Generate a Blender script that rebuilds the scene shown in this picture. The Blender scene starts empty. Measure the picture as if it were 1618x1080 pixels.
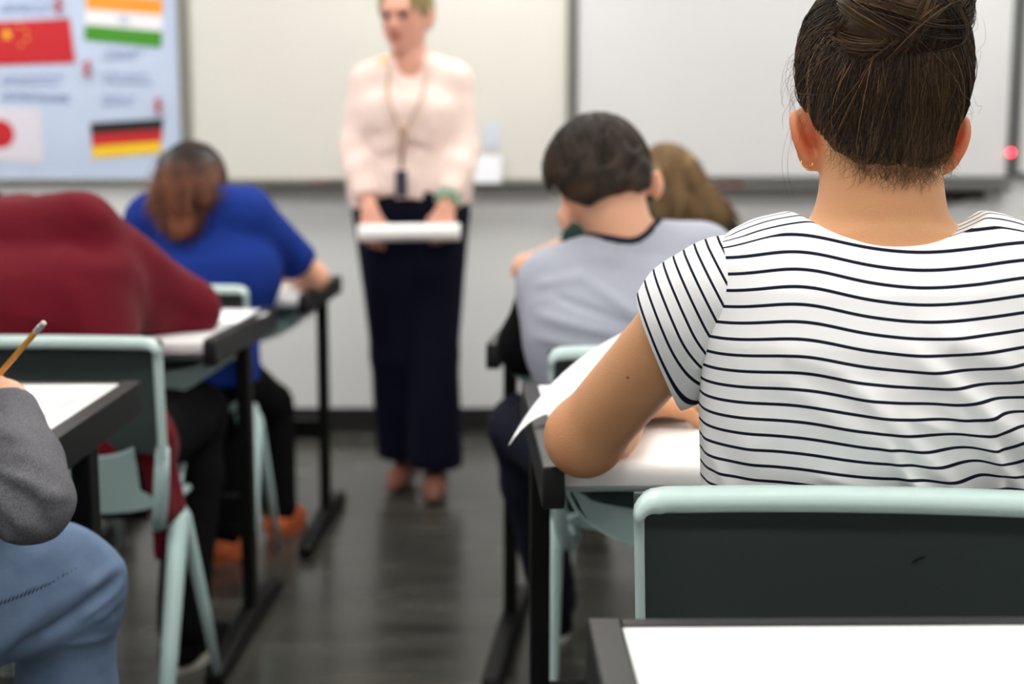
import bpy, math, random
import numpy as np
from mathutils import Vector
C = bpy.context.scene.collection
RAD = math.radians
rnd = random.Random(7)
rng = np.random.default_rng(11)

# ------------------------------------------------------------------ camera, light, exposure
CAM_H = 1.12; PITCH = math.atan(290/2100); FPX = 2100.0
cam = bpy.data.cameras.new('camera'); cam.sensor_width = 36; cam.lens = FPX/1618*36
cam.dof.use_dof = True; cam.dof.focus_distance = 1.40; cam.dof.aperture_fstop = 2.9
cam.clip_start = .05
co = bpy.data.objects.new('camera', cam); C.objects.link(co)
co.location = (0, 0, CAM_H); co.rotation_euler = (math.pi/2-PITCH, 0, 0)
bpy.context.scene.camera = co
w = bpy.data.worlds.new('world'); bpy.context.scene.world = w; w.use_nodes = True
w.node_tree.nodes['Background'].inputs[0].default_value = (.88, .88, .88, 1)
w.node_tree.nodes['Background'].inputs[1].default_value = .05
vs = bpy.context.scene.view_settings
vs.view_transform = 'Standard'; vs.look = 'None'; vs.gamma = 1; vs.use_curve_mapping = False
vs.exposure = 0.22
WALL_Y = 5.406; CEIL = 2.75
LIGHT_SPOTS = [(x, y) for y in (-1.2, .9, 3.0, 4.6) for x in (-2.3, -.1, 2.1)]
LIGHT_POWER = 10.5

def P(px, py, Y):
    """the point of the room seen along a photo direction at the depth Y"""
    s, c = math.sin(PITCH), math.cos(PITCH)
    v = (540-py)/FPX; u = (px-809)/FPX
    dy = c+v*s; dz = -s+v*c
    return np.array([u/dy*Y, Y, CAM_H+dz/dy*Y])

# ------------------------------------------------------------------ materials
def nodes(name):
    m = bpy.data.materials.new(name); m.use_nodes = True
    nt = m.node_tree; b = nt.nodes['Principled BSDF']
    return m, nt, b
def lin(c):
    return tuple(((v/255)/12.92 if v <= 10 else ((v/255+.055)/1.055)**2.4) for v in c)
def mat(name, col, rough=.5, spec=.5, var=.0, vscale=8, bump=0., bscale=60, metal=0, sheen=0, sss=0, coat=0, stretch=(1, 1, 1)):
    """col is sRGB 0-255; var mixes in a darker tone by noise; bump is fine relief"""
    m, nt, b = nodes(name); c = lin(col); L = nt.links
    b.inputs['Base Color'].default_value = (*c, 1)
    b.inputs['Roughness'].default_value = rough
    b.inputs['Specular IOR Level'].default_value = spec
    b.inputs['Metallic'].default_value = metal
    if sheen:
        b.inputs['Sheen Weight'].default_value = sheen
    if sss:
        b.inputs['Subsurface Weight'].default_value = sss
        b.inputs['Subsurface Radius'].default_value = (1, .35, .2)
        b.inputs['Subsurface Scale'].default_value = .008
    if coat: b.inputs['Coat Weight'].default_value = coat
    tc = nt.nodes.new('ShaderNodeTexCoord'); mp = nt.nodes.new('ShaderNodeMapping')
    mp.inputs['Scale'].default_value = stretch
    L.new(tc.outputs['Object'], mp.inputs[0])
    if var:
        n = nt.nodes.new('ShaderNodeTexNoise'); n.inputs['Scale'].default_value = vscale; n.inputs['Detail'].default_value = 4
        L.new(mp.outputs[0], n.inputs['Vector'])
        r = nt.nodes.new('ShaderNodeMapRange'); r.inputs[1].default_value = .35; r.inputs[2].default_value = .65
        L.new(n.outputs[0], r.inputs[0])
        mx = nt.nodes.new('ShaderNodeMix'); mx.data_type = 'RGBA'
        mx.inputs[6].default_value = (*c, 1); mx.inputs[7].default_value = (*[v*(1-var) for v in c], 1)
        L.new(r.outputs[0], mx.inputs[0]); L.new(mx.outputs[2], b.inputs['Base Color'])
    if bump:
        n2 = nt.nodes.new('ShaderNodeTexNoise'); n2.inputs['Scale'].default_value = bscale; n2.inputs['Detail'].default_value = 3
        L.new(mp.outputs[0], n2.inputs['Vector'])
        bp = nt.nodes.new('ShaderNodeBump'); bp.inputs['Strength'].default_value = bump; bp.inputs['Distance'].default_value = .002
        L.new(n2.outputs[0], bp.inputs['Height']); L.new(bp.outputs[0], b.inputs['Normal'])
    return m
def emit(name, col, strength):
    m, nt, b = nodes(name)
    b.inputs['Base Color'].default_value = (*lin(col), 1)
    b.inputs['Emission Color'].default_value = (*lin(col), 1)
    b.inputs['Emission Strength'].default_value = strength
    return m
def floor_mat():
    m, nt, b = nodes('floor_vinyl'); L = nt.links
    tc = nt.nodes.new('ShaderNodeTexCoord'); mp = nt.nodes.new('ShaderNodeMapping')
    mp.inputs['Scale'].default_value = (.8, 3.5, 1)
    L.new(tc.outputs['Object'], mp.inputs[0])
    n = nt.nodes.new('ShaderNodeTexNoise'); n.inputs['Scale'].default_value = 3; n.inputs['Detail'].default_value = 8; n.inputs['Roughness'].default_value = .65
    L.new(mp.outputs[0], n.inputs['Vector'])
    br = nt.nodes.new('ShaderNodeTexBrick'); br.inputs['Scale'].default_value = 1; br.offset = .5
    br.inputs['Brick Width'].default_value = .9; br.inputs['Row Height'].default_value = .3; br.inputs['Mortar Size'].default_value = .0015
    br.inputs['Color1'].default_value = (.8, .8, .8, 1); br.inputs['Color2'].default_value = (1.15, 1.15, 1.15, 1); br.inputs['Mortar'].default_value = (.45, .45, .45, 1)
    L.new(tc.outputs['Object'], br.inputs['Vector'])
    cr = nt.nodes.new('ShaderNodeValToRGB')
    cr.color_ramp.elements[0].position = .3; cr.color_ramp.elements[0].color = (.028, .027, .023, 1)
    cr.color_ramp.elements[1].position = .75; cr.color_ramp.elements[1].color = (.085, .082, .07, 1)
    L.new(n.outputs[0], cr.inputs[0])
    mx = nt.nodes.new('ShaderNodeMix'); mx.data_type = 'RGBA'; mx.blend_type = 'MULTIPLY'; mx.inputs[0].default_value = 1
    L.new(cr.outputs[0], mx.inputs[6]); L.new(br.outputs[0], mx.inputs[7]); L.new(mx.outputs[2], b.inputs['Base Color'])
    mr = nt.nodes.new('ShaderNodeMapRange'); mr.inputs[3].default_value = .16; mr.inputs[4].default_value = .34
    L.new(n.outputs[0], mr.inputs[0]); L.new(mr.outputs[0], b.inputs['Roughness'])
    b.inputs['Specular IOR Level'].default_value = .55
    return m
def stripe_mat():
    """white jersey with thin navy stripes that run along the cloth (mesh attribute 'stripe')"""
    m, nt, b = nodes('striped_jersey'); L = nt.links
    at = nt.nodes.new('ShaderNodeAttribute'); at.attribute_name = 'stripe'
    fr = nt.nodes.new('ShaderNodeMath'); fr.operation = 'FRACT'; L.new(at.outputs['Fac'], fr.inputs[0])
    sb = nt.nodes.new('ShaderNodeMath'); sb.operation = 'SUBTRACT'; sb.inputs[1].default_value = .5; L.new(fr.outputs[0], sb.inputs[0])
    ab = nt.nodes.new('ShaderNodeMath'); ab.operation = 'ABSOLUTE'; L.new(sb.outputs[0], ab.inputs[0])
    mr = nt.nodes.new('ShaderNodeMapRange'); mr.inputs[1].default_value = .082; mr.inputs[2].default_value = .115
    L.new(ab.outputs[0], mr.inputs[0])
    mx = nt.nodes.new('ShaderNodeMix'); mx.data_type = 'RGBA'
    mx.inputs[6].default_value = (.006, .008, .025, 1); mx.inputs[7].default_value = (.84, .84, .85, 1)
    L.new(mr.outputs[0], mx.inputs[0]); L.new(mx.outputs[2], b.inputs['Base Color'])
    b.inputs['Roughness'].default_value = .9; b.inputs['Specular IOR Level'].default_value = .15
    tc = nt.nodes.new('ShaderNodeTexCoord'); n2 = nt.nodes.new('ShaderNodeTexNoise'); n2.inputs['Scale'].default_value = 900
    L.new(tc.outputs['Object'], n2.inputs['Vector'])
    bp = nt.nodes.new('ShaderNodeBump'); bp.inputs['Strength'].default_value = .12; bp.inputs['Distance'].default_value = .0008
    L.new(n2.outputs[0], bp.inputs['Height']); L.new(bp.outputs[0], b.inputs['Normal'])
    return m
def hair_mat(name, dark, light, rough=.5):
    """strand tone comes from the mesh attribute 'tone'"""
    m, nt, b = nodes(name); L = nt.links
    at = nt.nodes.new('ShaderNodeAttribute'); at.attribute_name = 'tone'
    mx = nt.nodes.new('ShaderNodeMix'); mx.data_type = 'RGBA'
    mx.inputs[6].default_value = (*lin(dark), 1); mx.inputs[7].default_value = (*lin(light), 1)
    L.new(at.outputs['Fac'], mx.inputs[0]); L.new(mx.outputs[2], b.inputs['Base Color'])
    b.inputs['Roughness'].default_value = rough; b.inputs['Specular IOR Level'].default_value = .28
    return m
def skin_mat(name, col, blush):
    m = mat(name, col, rough=.5, spec=.4, bump=.25, bscale=420, sss=.12)
    nt = m.node_tree; b = nt.nodes['Principled BSDF']; L = nt.links
    at = nt.nodes.new('ShaderNodeAttribute'); at.attribute_name = 'tone'
    tc = nt.nodes.new('ShaderNodeTexCoord'); n = nt.nodes.new('ShaderNodeTexNoise'); n.inputs['Scale'].default_value = 25
    L.new(tc.outputs['Object'], n.inputs['Vector'])
    ad = nt.nodes.new('ShaderNodeMath'); ad.operation = 'MULTIPLY_ADD'; ad.inputs[1].default_value = .22
    L.new(n.outputs[0], ad.inputs[0]); L.new(at.outputs['Fac'], ad.inputs[2])
    mx = nt.nodes.new('ShaderNodeMix'); mx.data_type = 'RGBA'
    mx.inputs[6].default_value = (*lin(col), 1); mx.inputs[7].default_value = (*lin(blush), 1)
    L.new(ad.outputs[0], mx.inputs[0]); L.new(mx.outputs[2], b.inputs['Base Color'])
    return m
M = dict(
    floor=floor_mat(),
    wall=mat('painted_wall', (214, 215, 216), .7, .3, bump=.1, bscale=200),
    base=mat('baseboard_black', (18, 18, 18), .5),
    ceil=mat('ceiling_tile', (205, 205, 200), .9),
    lamp=emit('ceiling_light_diffuser', (255, 252, 246), LIGHT_POWER),
    lampframe=mat('light_frame', (225, 225, 225), .4),
    board=mat('whiteboard_enamel', (214, 213, 206), .22, .5, var=.03, vscale=2),
    board2=mat('whiteboard_enamel_cool', (210, 210, 212), .25, .5, var=.02, vscale=2),
    alu=mat('board_frame_metal', (132, 132, 122), .4, metal=.3),
    alud=mat('board_frame_dark', (92, 94, 94), .45, metal=.2),
    traym=mat('board_tray', (78, 78, 74), .5),
    poster=mat('poster_paper', (188, 202, 228), .6, var=.05, vscale=3),
    ink=mat('blue_ink', (118, 134, 184), .6),
    white=mat('desk_laminate', (240, 240, 240), .3, .5),
    black=mat('black_desk_rail', (13, 13, 15), .42, .35),
    post=mat('black_desk_metal', (7, 7, 7), .5, .2),
    teal=mat('pale_teal_plastic', (178, 204, 204), .34, .5, bump=.05, bscale=500),
    tealrim=mat('pale_teal_rim', (190, 212, 210), .3, .5),
    shell=mat('chair_back_shaded_teal', (62, 72, 72), .45, .4, bump=.05, bscale=500),  # same teal plastic, with the shade behind the backrest painted into its colour
    scuff=mat('scuff_mark', (12, 12, 12), .8),
    steel=mat('bright_steel', (200, 200, 205), .25, metal=1),
    paper=mat('white_paper', (246, 246, 246), .8, .2),
    stripe=stripe_mat(),
    skinA=skin_mat('skin_tan', (200, 152, 110), (206, 98, 62)),
    skinB=skin_mat('skin_light', (226, 176, 146), (226, 130, 104)),
    skinC=skin_mat('skin_pale', (222, 168, 146), (200, 116, 104)),
    hairA=hair_mat('hair_dark_brown', (24, 16, 11), (136, 102, 66)),
    hairB=hair_mat('hair_black_brown', (16, 12, 10), (84, 66, 50)),
    hairC=hair_mat('hair_ombre', (14, 12, 12), (122, 70, 44)),
    hairD=hair_mat('hair_light_brown', (70, 50, 30), (142, 112, 74)),
    hairE=hair_mat('hair_short_blond', (96, 84, 52), (178, 164, 116)),
    maroon=mat('maroon_sweater', (100, 14, 30), .9, .15, bump=.3, bscale=500, sheen=.05),
    blue=mat('blue_tee', (24, 50, 130), .9, .15, bump=.2, bscale=500),
    grey=mat('grey_marl_tee', (170, 174, 188), .9, .15, bump=.2, bscale=500, var=.04, vscale=300),
    blackcloth=mat('black_cloth', (9, 9, 11), .9, .1),
    navy=mat('navy_cloth', (17, 20, 38), .85, .2),
    navy2=mat('navy_trousers', (9, 11, 30), .85, .15),
    green=mat('dark_green_cloth', (24, 44, 38), .9, .15),
    pink=mat('pale_pink_blouse', (234, 212, 204), .8, .25),
    hoodie=mat('grey_melange_knit', (116, 116, 122), .95, .1, bump=.6, bscale=900, var=.35, vscale=420),
    denim=mat('light_wash_denim', (114, 136, 168), .9, .15, bump=.4, bscale=700, var=.32, vscale=14, stretch=(1, 1, 1)),
    orange=mat('orange_shoe', (196, 96, 52), .7),
    brown=mat('brown_shoe', (120, 72, 56), .5),
    sole=mat('white_rubber', (214, 210, 204), .7),
    eye=mat('eye_dark', (40, 28, 22), .2),
    pencil=mat('yellow_pencil_paint', (226, 160, 34), .35, coat=.4),
    ferrule=mat('pencil_ferrule', (206, 206, 210), .3, metal=.9, bump=.3, bscale=900),
    graphite=mat('graphite', (40, 40, 42), .4),
    wood=mat('pencil_wood', (214, 176, 124), .7),
    eraser=mat('worn_eraser', (206, 196, 192), .9),
    gold=mat('gold_earring', (255, 214, 140), .2, metal=1),
    jade=mat('green_beads', (150, 186, 160), .4),
    lany=mat('beige_lanyard', (186, 158, 132), .8),
    badge=mat('dark_badge', (48, 48, 66), .4),
    redm=mat('red_marker', (120, 40, 44), .4),
    magnet=emit('glowing_red_lamp', (255, 50, 70), 9),
    fred=mat('flag_red', (190, 14, 30), .6), fyel=mat('flag_yellow', (240, 196, 20), .6), fblk=mat('flag_black', (12, 10, 12), .6),
    fgrn=mat('flag_green', (60, 140, 20), .6), fsaf=mat('flag_saffron', (236, 150, 40), .6), fwht=mat('flag_white', (232, 230, 236), .6),
    fblu=mat('flag_blue', (90, 110, 170), .6), jpw=mat('flag_paper_white', (214, 210, 222), .6),
    card=mat('dull_white_card', (214, 216, 224), .8), card2=mat('pale_blue_card', (200, 206, 220), .8),
    violet=mat('violet_pen', (120, 90, 170), .4),
)

# ------------------------------------------------------------------ object helpers
def tag(o, label=None, cat=None, group=None, kind=None):
    if label: o['label'] = label
    if cat: o['category'] = cat
    if group: o['group'] = group
    if kind: o['kind'] = kind
    return o
def thing(name, label, cat, loc=(0, 0, 0), rotz=0, group=None):
    o = bpy.data.objects.new(name, None); C.objects.link(o)
    o.location = [float(v) for v in loc]; o.rotation_euler = (0, 0, rotz); o.empty_display_size = .05
    return tag(o, label, cat, group)
def mk(name, V, F, m, parent=None, smooth=True, org=None, attrs=None):
    V = np.asarray(V, float)
    if org is not None: V = V-np.asarray(org, float)
    me = bpy.data.meshes.new(name)
    me.from_pydata(V.tolist(), [], F.tolist() if hasattr(F, 'tolist') else F)
    me.update()
    if smooth: me.shade_smooth()
    for k, a in (attrs or {}).items():
        at = me.attributes.new(k, 'FLOAT', 'POINT'); at.data.foreach_set('value', np.asarray(a, np.float32))
    me.materials.append(m)
    o = bpy.data.objects.new(name, me); C.objects.link(o)
    if parent is not None: o.parent = parent
    return o
def obj_at_org(name, V, F, m, label, cat, **k):
    """a one-mesh thing with its origin at the centre of its base"""
    V = np.asarray(V, float); c = V.mean(0); c[2] = V[:, 2].min()
    g = k.pop('group', None); kind = k.pop('kind', None)
    o = mk(name, V, F, m, org=c, **k); o.location = c.tolist(); return tag(o, label, cat, g, kind)
class MB:
    """collects boxes, sweeps and sheets into one mesh"""
    def __init__(s): s.V = []; s.F = []
    def add(s, V, F):
        n = len(s.V); s.V += [tuple(float(q) for q in v) for v in V]; s.F += [tuple(int(i)+n for i in f) for f in F]; return s
    def box(s, lo, hi, bev=0):
        (x0, y0, z0), (x1, y1, z1) = lo, hi
        if bev:
            import bmesh
            bm = bmesh.new(); bmesh.ops.create_cube(bm, size=1)
            for v in bm.verts:
                v.co = (x0+(v.co.x+.5)*(x1-x0), y0+(v.co.y+.5)*(y1-y0), z0+(v.co.z+.5)*(z1-z0))
            bmesh.ops.bevel(bm, geom=bm.edges[:], offset=bev, segments=3, affect='EDGES', profile=.5)
            bm.verts.ensure_lookup_table(); bm.verts.index_update()
            s.add([v.co for v in bm.verts], [[v.index for v in f.verts] for f in bm.faces]); bm.free()
            return s
        return s.add([(x0, y0, z0), (x1, y0, z0), (x1, y1, z0), (x0, y1, z0), (x0, y0, z1), (x1, y0, z1), (x1, y1, z1), (x0, y1, z1)],
                     [(0, 3, 2, 1), (4, 5, 6, 7), (0, 1, 5, 4), (1, 2, 6, 5), (2, 3, 7, 6), (3, 0, 4, 7)])
    def tube(s, pts, rads, n=10, flat=1.0, cap=True):
        pts = [Vector(p) for p in pts]
        if not hasattr(rads, '__len__'): rads = [rads]*len(pts)
        V = []; ref = None
        for i, p in enumerate(pts):
            t = (pts[min(i+1, len(pts)-1)]-pts[max(i-1, 0)]).normalized()
            if ref is None: ref = Vector((0, 0, 1)) if abs(t.z) < .9 else Vector((0, 1, 0))
            a = (ref-t*ref.dot(t)).normalized(); ref = a; b = t.cross(a)
            for k in range(n):
                th = 2*math.pi*k/n
                V.append(p+(a*math.cos(th)*flat+b*math.sin(th))*rads[i])
        F = [(i*n+k, i*n+(k+1) % n, (i+1)*n+(k+1) % n, (i+1)*n+k) for i in range(len(pts)-1) for k in range(n)]
        if cap: F += [tuple(range(n))[::-1], tuple((len(pts)-1)*n+k for k in range(n))]
        return s.add(V, F)
    def sheet(s, G, th, nrm=None):
        """thick sheet over a grid G[i][j] of points"""
        G = np.asarray(G, float); a, b = G.shape[:2]
        du = np.gradient(G, axis=0); dv = np.gradient(G, axis=1)
        N = np.cross(du, dv); N /= np.linalg.norm(N, axis=2, keepdims=True)+1e-12
        T = (G+N*th/2).reshape(-1, 3); B = (G-N*th/2).reshape(-1, 3); n = a*b
        F = []
        for i in range(a-1):
            for j in range(b-1):
                q = (i*b+j, (i+1)*b+j, (i+1)*b+j+1, i*b+j+1)
                F.append(q); F.append(tuple(x+n for x in q[::-1]))
        rim = [(0, j) for j in range(b)]+[(i, b-1) for i in range(1, a)]+[(a-1, j) for j in range(b-2, -1, -1)]+[(i, 0) for i in range(a-2, 0, -1)]
        r = [i*b+j for i, j in rim]
        for k in range(len(r)):
            p, q = r[k], r[(k+1) % len(r)]; F.append((p, q, q+n, p+n))
        return s.add(np.vstack([T, B]), F)
    def build(s, name, m, parent=None, smooth=False, org=None):
        o = mk(name, s.V, s.F, m, parent, smooth, org)
        return o
    def thing(s, name, m, label, cat, smooth=False, **k):
        return obj_at_org(name, s.V, s.F, m, label, cat, smooth=smooth, **k)
def autosmooth(o, ang=35):
    me = o.data; me.shade_smooth()
    me.set_sharp_from_angle(angle=RAD(ang))
    return o
def prism(poly, y0, y1, axis='y'):
    """extrude a polygon given as (a, b) pairs along an axis"""
    n = len(poly); mk_ = {'y': lambda p, t: (p[0], t, p[1]), 'x': lambda p, t: (t, p[0], p[1]), 'z': lambda p, t: (p[0], p[1], t)}[axis]
    V = [mk_(p, y0) for p in poly]+[mk_(p, y1) for p in poly]
    F = [tuple(range(n))[::-1], tuple(range(n, 2*n))]+[(i, (i+1) % n, n+(i+1) % n, n+i) for i in range(n)]
    return V, F
def struct(o, label=None): return tag(o, label, None, None, 'structure')

# ------------------------------------------------------------------ soft-body modelling: distance fields -> surface
def A_(*v): return np.array(v, float)
def unit(v): v = np.asarray(v, float); return v/(np.linalg.norm(v)+1e-12)
def cone(a, b, ra, rb=None, k=.03, op='add'):
    a = np.asarray(a, float); b = np.asarray(b, float); rb = ra if rb is None else rb
    r = max(ra, rb)
    return dict(t='c', a=a, b=b, ra=ra, rb=rb, k=k, op=op, lo=np.minimum(a, b)-r, hi=np.maximum(a, b)+r)
def ell(c, r, ax=None, k=.03, op='add'):
    c = np.asarray(c, float); r = np.asarray(r, float); ax = np.eye(3) if ax is None else np.asarray(ax, float)
    e = np.sqrt(((ax*r[:, None])**2).sum(0))
    return dict(t='e', c=c, r=r, ax=ax, k=k, op=op, lo=c-e, hi=c+e)
def stack(prof, k=.02, pw=2.0, op='add'):
    """prof rows: z, cx, cy, half width, half depth"""
    p = np.asarray(prof, float)
    return dict(t='s', p=p, k=k, pw=pw, op=op, lo=np.array([(p[:, 1]-p[:, 3]).min(), (p[:, 2]-p[:, 4]).min(), p[0, 0]]),
                hi=np.array([(p[:, 1]+p[:, 3]).max(), (p[:, 2]+p[:, 4]).max(), p[-1, 0]]))
def cut(p, n, R):
    """slice off what lies beyond a plane at p (normal n), within R"""
    p = np.asarray(p, float)
    return dict(t='h', p=p, n=unit(n), R=R, k=.002, op='sub', lo=p-R, hi=p+R)
def dist(q, X, Y, Z):
    if q['t'] == 'c':
        a, b = q['a'], q['b']; d = b-a; L = max(d@d, 1e-9)
        h = np.clip(((X-a[0])*d[0]+(Y-a[1])*d[1]+(Z-a[2])*d[2])/L, 0, 1)
        return np.sqrt((X-a[0]-h*d[0])**2+(Y-a[1]-h*d[1])**2+(Z-a[2]-h*d[2])**2)-(q['ra']+(q['rb']-q['ra'])*h)
    if q['t'] == 'e':
        c, r, ax = q['c'], q['r'], q['ax']; x, y, z = X-c[0], Y-c[1], Z-c[2]
        k0 = 0; k1 = 0
        for i in range(3):
            u = ax[i, 0]*x+ax[i, 1]*y+ax[i, 2]*z
            k0 = k0+(u/r[i])**2; k1 = k1+(u/r[i]**2)**2
        k0 = np.sqrt(k0); return k0*(k0-1)/(np.sqrt(k1)+1e-6)
    if q['t'] == 's':
        p = q['p']; cx, cy, w_, d_ = (np.interp(Z, p[:, 0], p[:, i]) for i in (1, 2, 3, 4))
        e = q['pw']; ux = np.abs(X-cx)/w_; uy = np.abs(Y-cy)/d_
        kk = (ux**e+uy**e)**(1/e); kk2 = np.sqrt((ux/w_)**2+(uy/d_)**2)+1e-6
        rr = np.maximum(kk, .05)/kk2
        s = (kk-1)*np.minimum(rr, w_)
        return np.maximum(s, np.maximum(p[0, 0]-Z, Z-p[-1, 0]))
    p, n = q['p'], q['n']; x, y, z = X-p[0], Y-p[1], Z-p[2]
    return np.maximum(-(x*n[0]+y*n[1]+z*n[2]), np.sqrt(x*x+y*y+z*z)-q['R'])
def field(prims, h, post=None, pad=.02):
    adds = [q for q in prims if q['op'] == 'add']
    lo = np.min([q['lo'] for q in adds], 0)-pad; hi = np.max([q['hi'] for q in adds], 0)+pad
    n = np.ceil((hi-lo)/h).astype(int)+1
    ax = [(lo[i]+h*np.arange(n[i])).astype(np.float32) for i in range(3)]
    F = np.full(tuple(n), .5, np.float32)
    for q in prims:
        m = q['k']+3*h
        s0 = np.clip(np.floor((q['lo']-m-lo)/h).astype(int), 0, n); s1 = np.clip(np.ceil((q['hi']+m-lo)/h).astype(int)+1, 0, n)
        if (s1 <= s0).any(): continue
        X = ax[0][s0[0]:s1[0], None, None]; Y = ax[1][None, s0[1]:s1[1], None]; Z = ax[2][None, None, s0[2]:s1[2]]
        D = dist(q, X, Y, Z).astype(np.float32); S = F[s0[0]:s1[0], s0[1]:s1[1], s0[2]:s1[2]]; k = q['k']
        if q['op'] == 'add':
            hh = np.maximum(k-np.abs(S-D), 0)/k; R = np.minimum(S, D)-hh*hh*k*.25
        else:
            D = -D; hh = np.maximum(k-np.abs(S-D), 0)/k; R = np.maximum(S, D)+hh*hh*k*.25
        F[s0[0]:s1[0], s0[1]:s1[1], s0[2]:s1[2]] = R
    if post is not None:
        F = post(F, ax[0][:, None, None], ax[1][None, :, None], ax[2][None, None, :]).astype(np.float32)
    return F, lo
def surface(F, o, h):
    s = F < 0; nx, ny, nz = F.shape
    sl = lambda A, i, j, k: A[i:nx-1+i, j:ny-1+j, k:nz-1+k]
    cs = [(i, j, k) for i in (0, 1) for j in (0, 1) for k in (0, 1)]
    an = np.zeros((nx-1, ny-1, nz-1), bool); al = np.ones_like(an)
    for c in cs: q = sl(s, *c); an |= q; al &= q
    act = an & ~al; I = np.argwhere(act)
    vals = np.stack([F[I[:, 0]+c[0], I[:, 1]+c[1], I[:, 2]+c[2]] for c in cs], 1).astype(float)
    acc = np.zeros((len(I), 3)); cnt = np.zeros(len(I))
    for a in range(8):
        for b in range(a+1, 8):
            if sum(abs(cs[a][t]-cs[b][t]) for t in range(3)) != 1: continue
            va, vb = vals[:, a], vals[:, b]; mk_ = (va < 0) != (vb < 0)
            t = np.where(mk_, va/np.where(mk_, va-vb, 1), 0)[:, None]
            pos = np.array(cs[a])+t*(np.array(cs[b])-np.array(cs[a]))
            acc += pos*mk_[:, None]; cnt += mk_
    V = (I+acc/cnt[:, None])*h+o
    vid = np.full(act.shape, -1, np.int32); vid[act] = np.arange(len(I))
    Fs = []
    for axn in range(3):
        A = np.moveaxis(s, axn, 0); W = np.moveaxis(vid, axn, 0)
        ch = A[:-1, 1:-1, 1:-1] != A[1:, 1:-1, 1:-1]
        e = np.argwhere(ch); i, j, k = e[:, 0], e[:, 1]+1, e[:, 2]+1
        q = np.stack([W[i, j-1, k-1], W[i, j, k-1], W[i, j, k], W[i, j-1, k]], 1)
        flip = ~A[i, j, k]
        if axn == 1: flip = ~flip
        q[flip] = q[flip][:, ::-1]; Fs.append(q)
    Q = np.vstack(Fs); return V, Q[(Q >= 0).all(1)]
def normals(V, Q):
    N = np.zeros_like(V); fn = np.cross(V[Q[:, 2]]-V[Q[:, 0]], V[Q[:, 3]]-V[Q[:, 1]])
    for c in range(4): np.add.at(N, Q[:, c], fn)
    return N/(np.linalg.norm(N, axis=1, keepdims=True)+1e-12)
def relax(V, Q, it=2, f=.5):
    for _ in range(it):
        S = np.zeros_like(V); n = np.zeros(len(V))
        for a in range(4):
            for b in ((a+1) % 4, (a-1) % 4):
                np.add.at(S, Q[:, a], V[Q[:, b]]); np.add.at(n, Q[:, a], 1)
        V = V+(S/n[:, None]-V)*f
    return V
def wob(V, f, seed, axis_scale=(1, 1, 1)):
    """smooth pseudo noise in about -1..1"""
    r = np.random.default_rng(seed); A = V*np.array(axis_scale)*f; out = np.zeros(len(V))
    for i in range(6):
        d = r.normal(size=3); d /= np.linalg.norm(d)
        ph = A@d*(1+.6*i*.5)+r.uniform(0, 6.28)+1.3*np.sin(A@np.roll(d, 1)*.7+i)
        out += np.sin(ph)/(1+.4*i)
    return out/3
def folds(V, N, F):
    """ridges (a, b, width, height) pushed along the normal"""
    D = np.zeros(len(V))
    for q in F:
        a, b, w_, hgt = q[:4]; flat = A_(1, 0, 1) if len(q) > 4 else A_(1, 1, 1)   # a fifth item: measured across the back only
        a = np.asarray(a, float); b = np.asarray(b, float); d = (b-a)*flat; L = d@d
        t = np.clip(((V-a)@d)/L, 0, 1); dd = np.linalg.norm((V-a-t[:, None]*d)*flat, axis=1)
        if len(q) > 4: hgt = hgt*np.clip(-N[:, 1]*2, 0, 1)
        D += hgt*np.exp(-(dd/w_)**2)*np.clip(np.minimum(t, 1-t)*5+.35, 0, 1)
    return V+N*D[:, None]
def soft(name, prims, h, m, parent, org, post=None, wrinkle=0, wf=30, ws=1, fold=None, attr=None, it=1, wsc=(1, 1, 1)):
    F, o = field(prims, h, post); V, Q = surface(F, o, h); V = relax(V, Q, it)
    if wrinkle or fold:
        N = normals(V, Q)
        if wrinkle:
            n = wob(V, wf, ws, wsc); V = V+N*(wrinkle*(1-2*np.abs(n)))[:, None]
        if fold: V = folds(V, N, fold)
    A = attr(V) if attr else None
    return mk(name, V, Q, m, parent, org=org, attrs=A)

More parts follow.
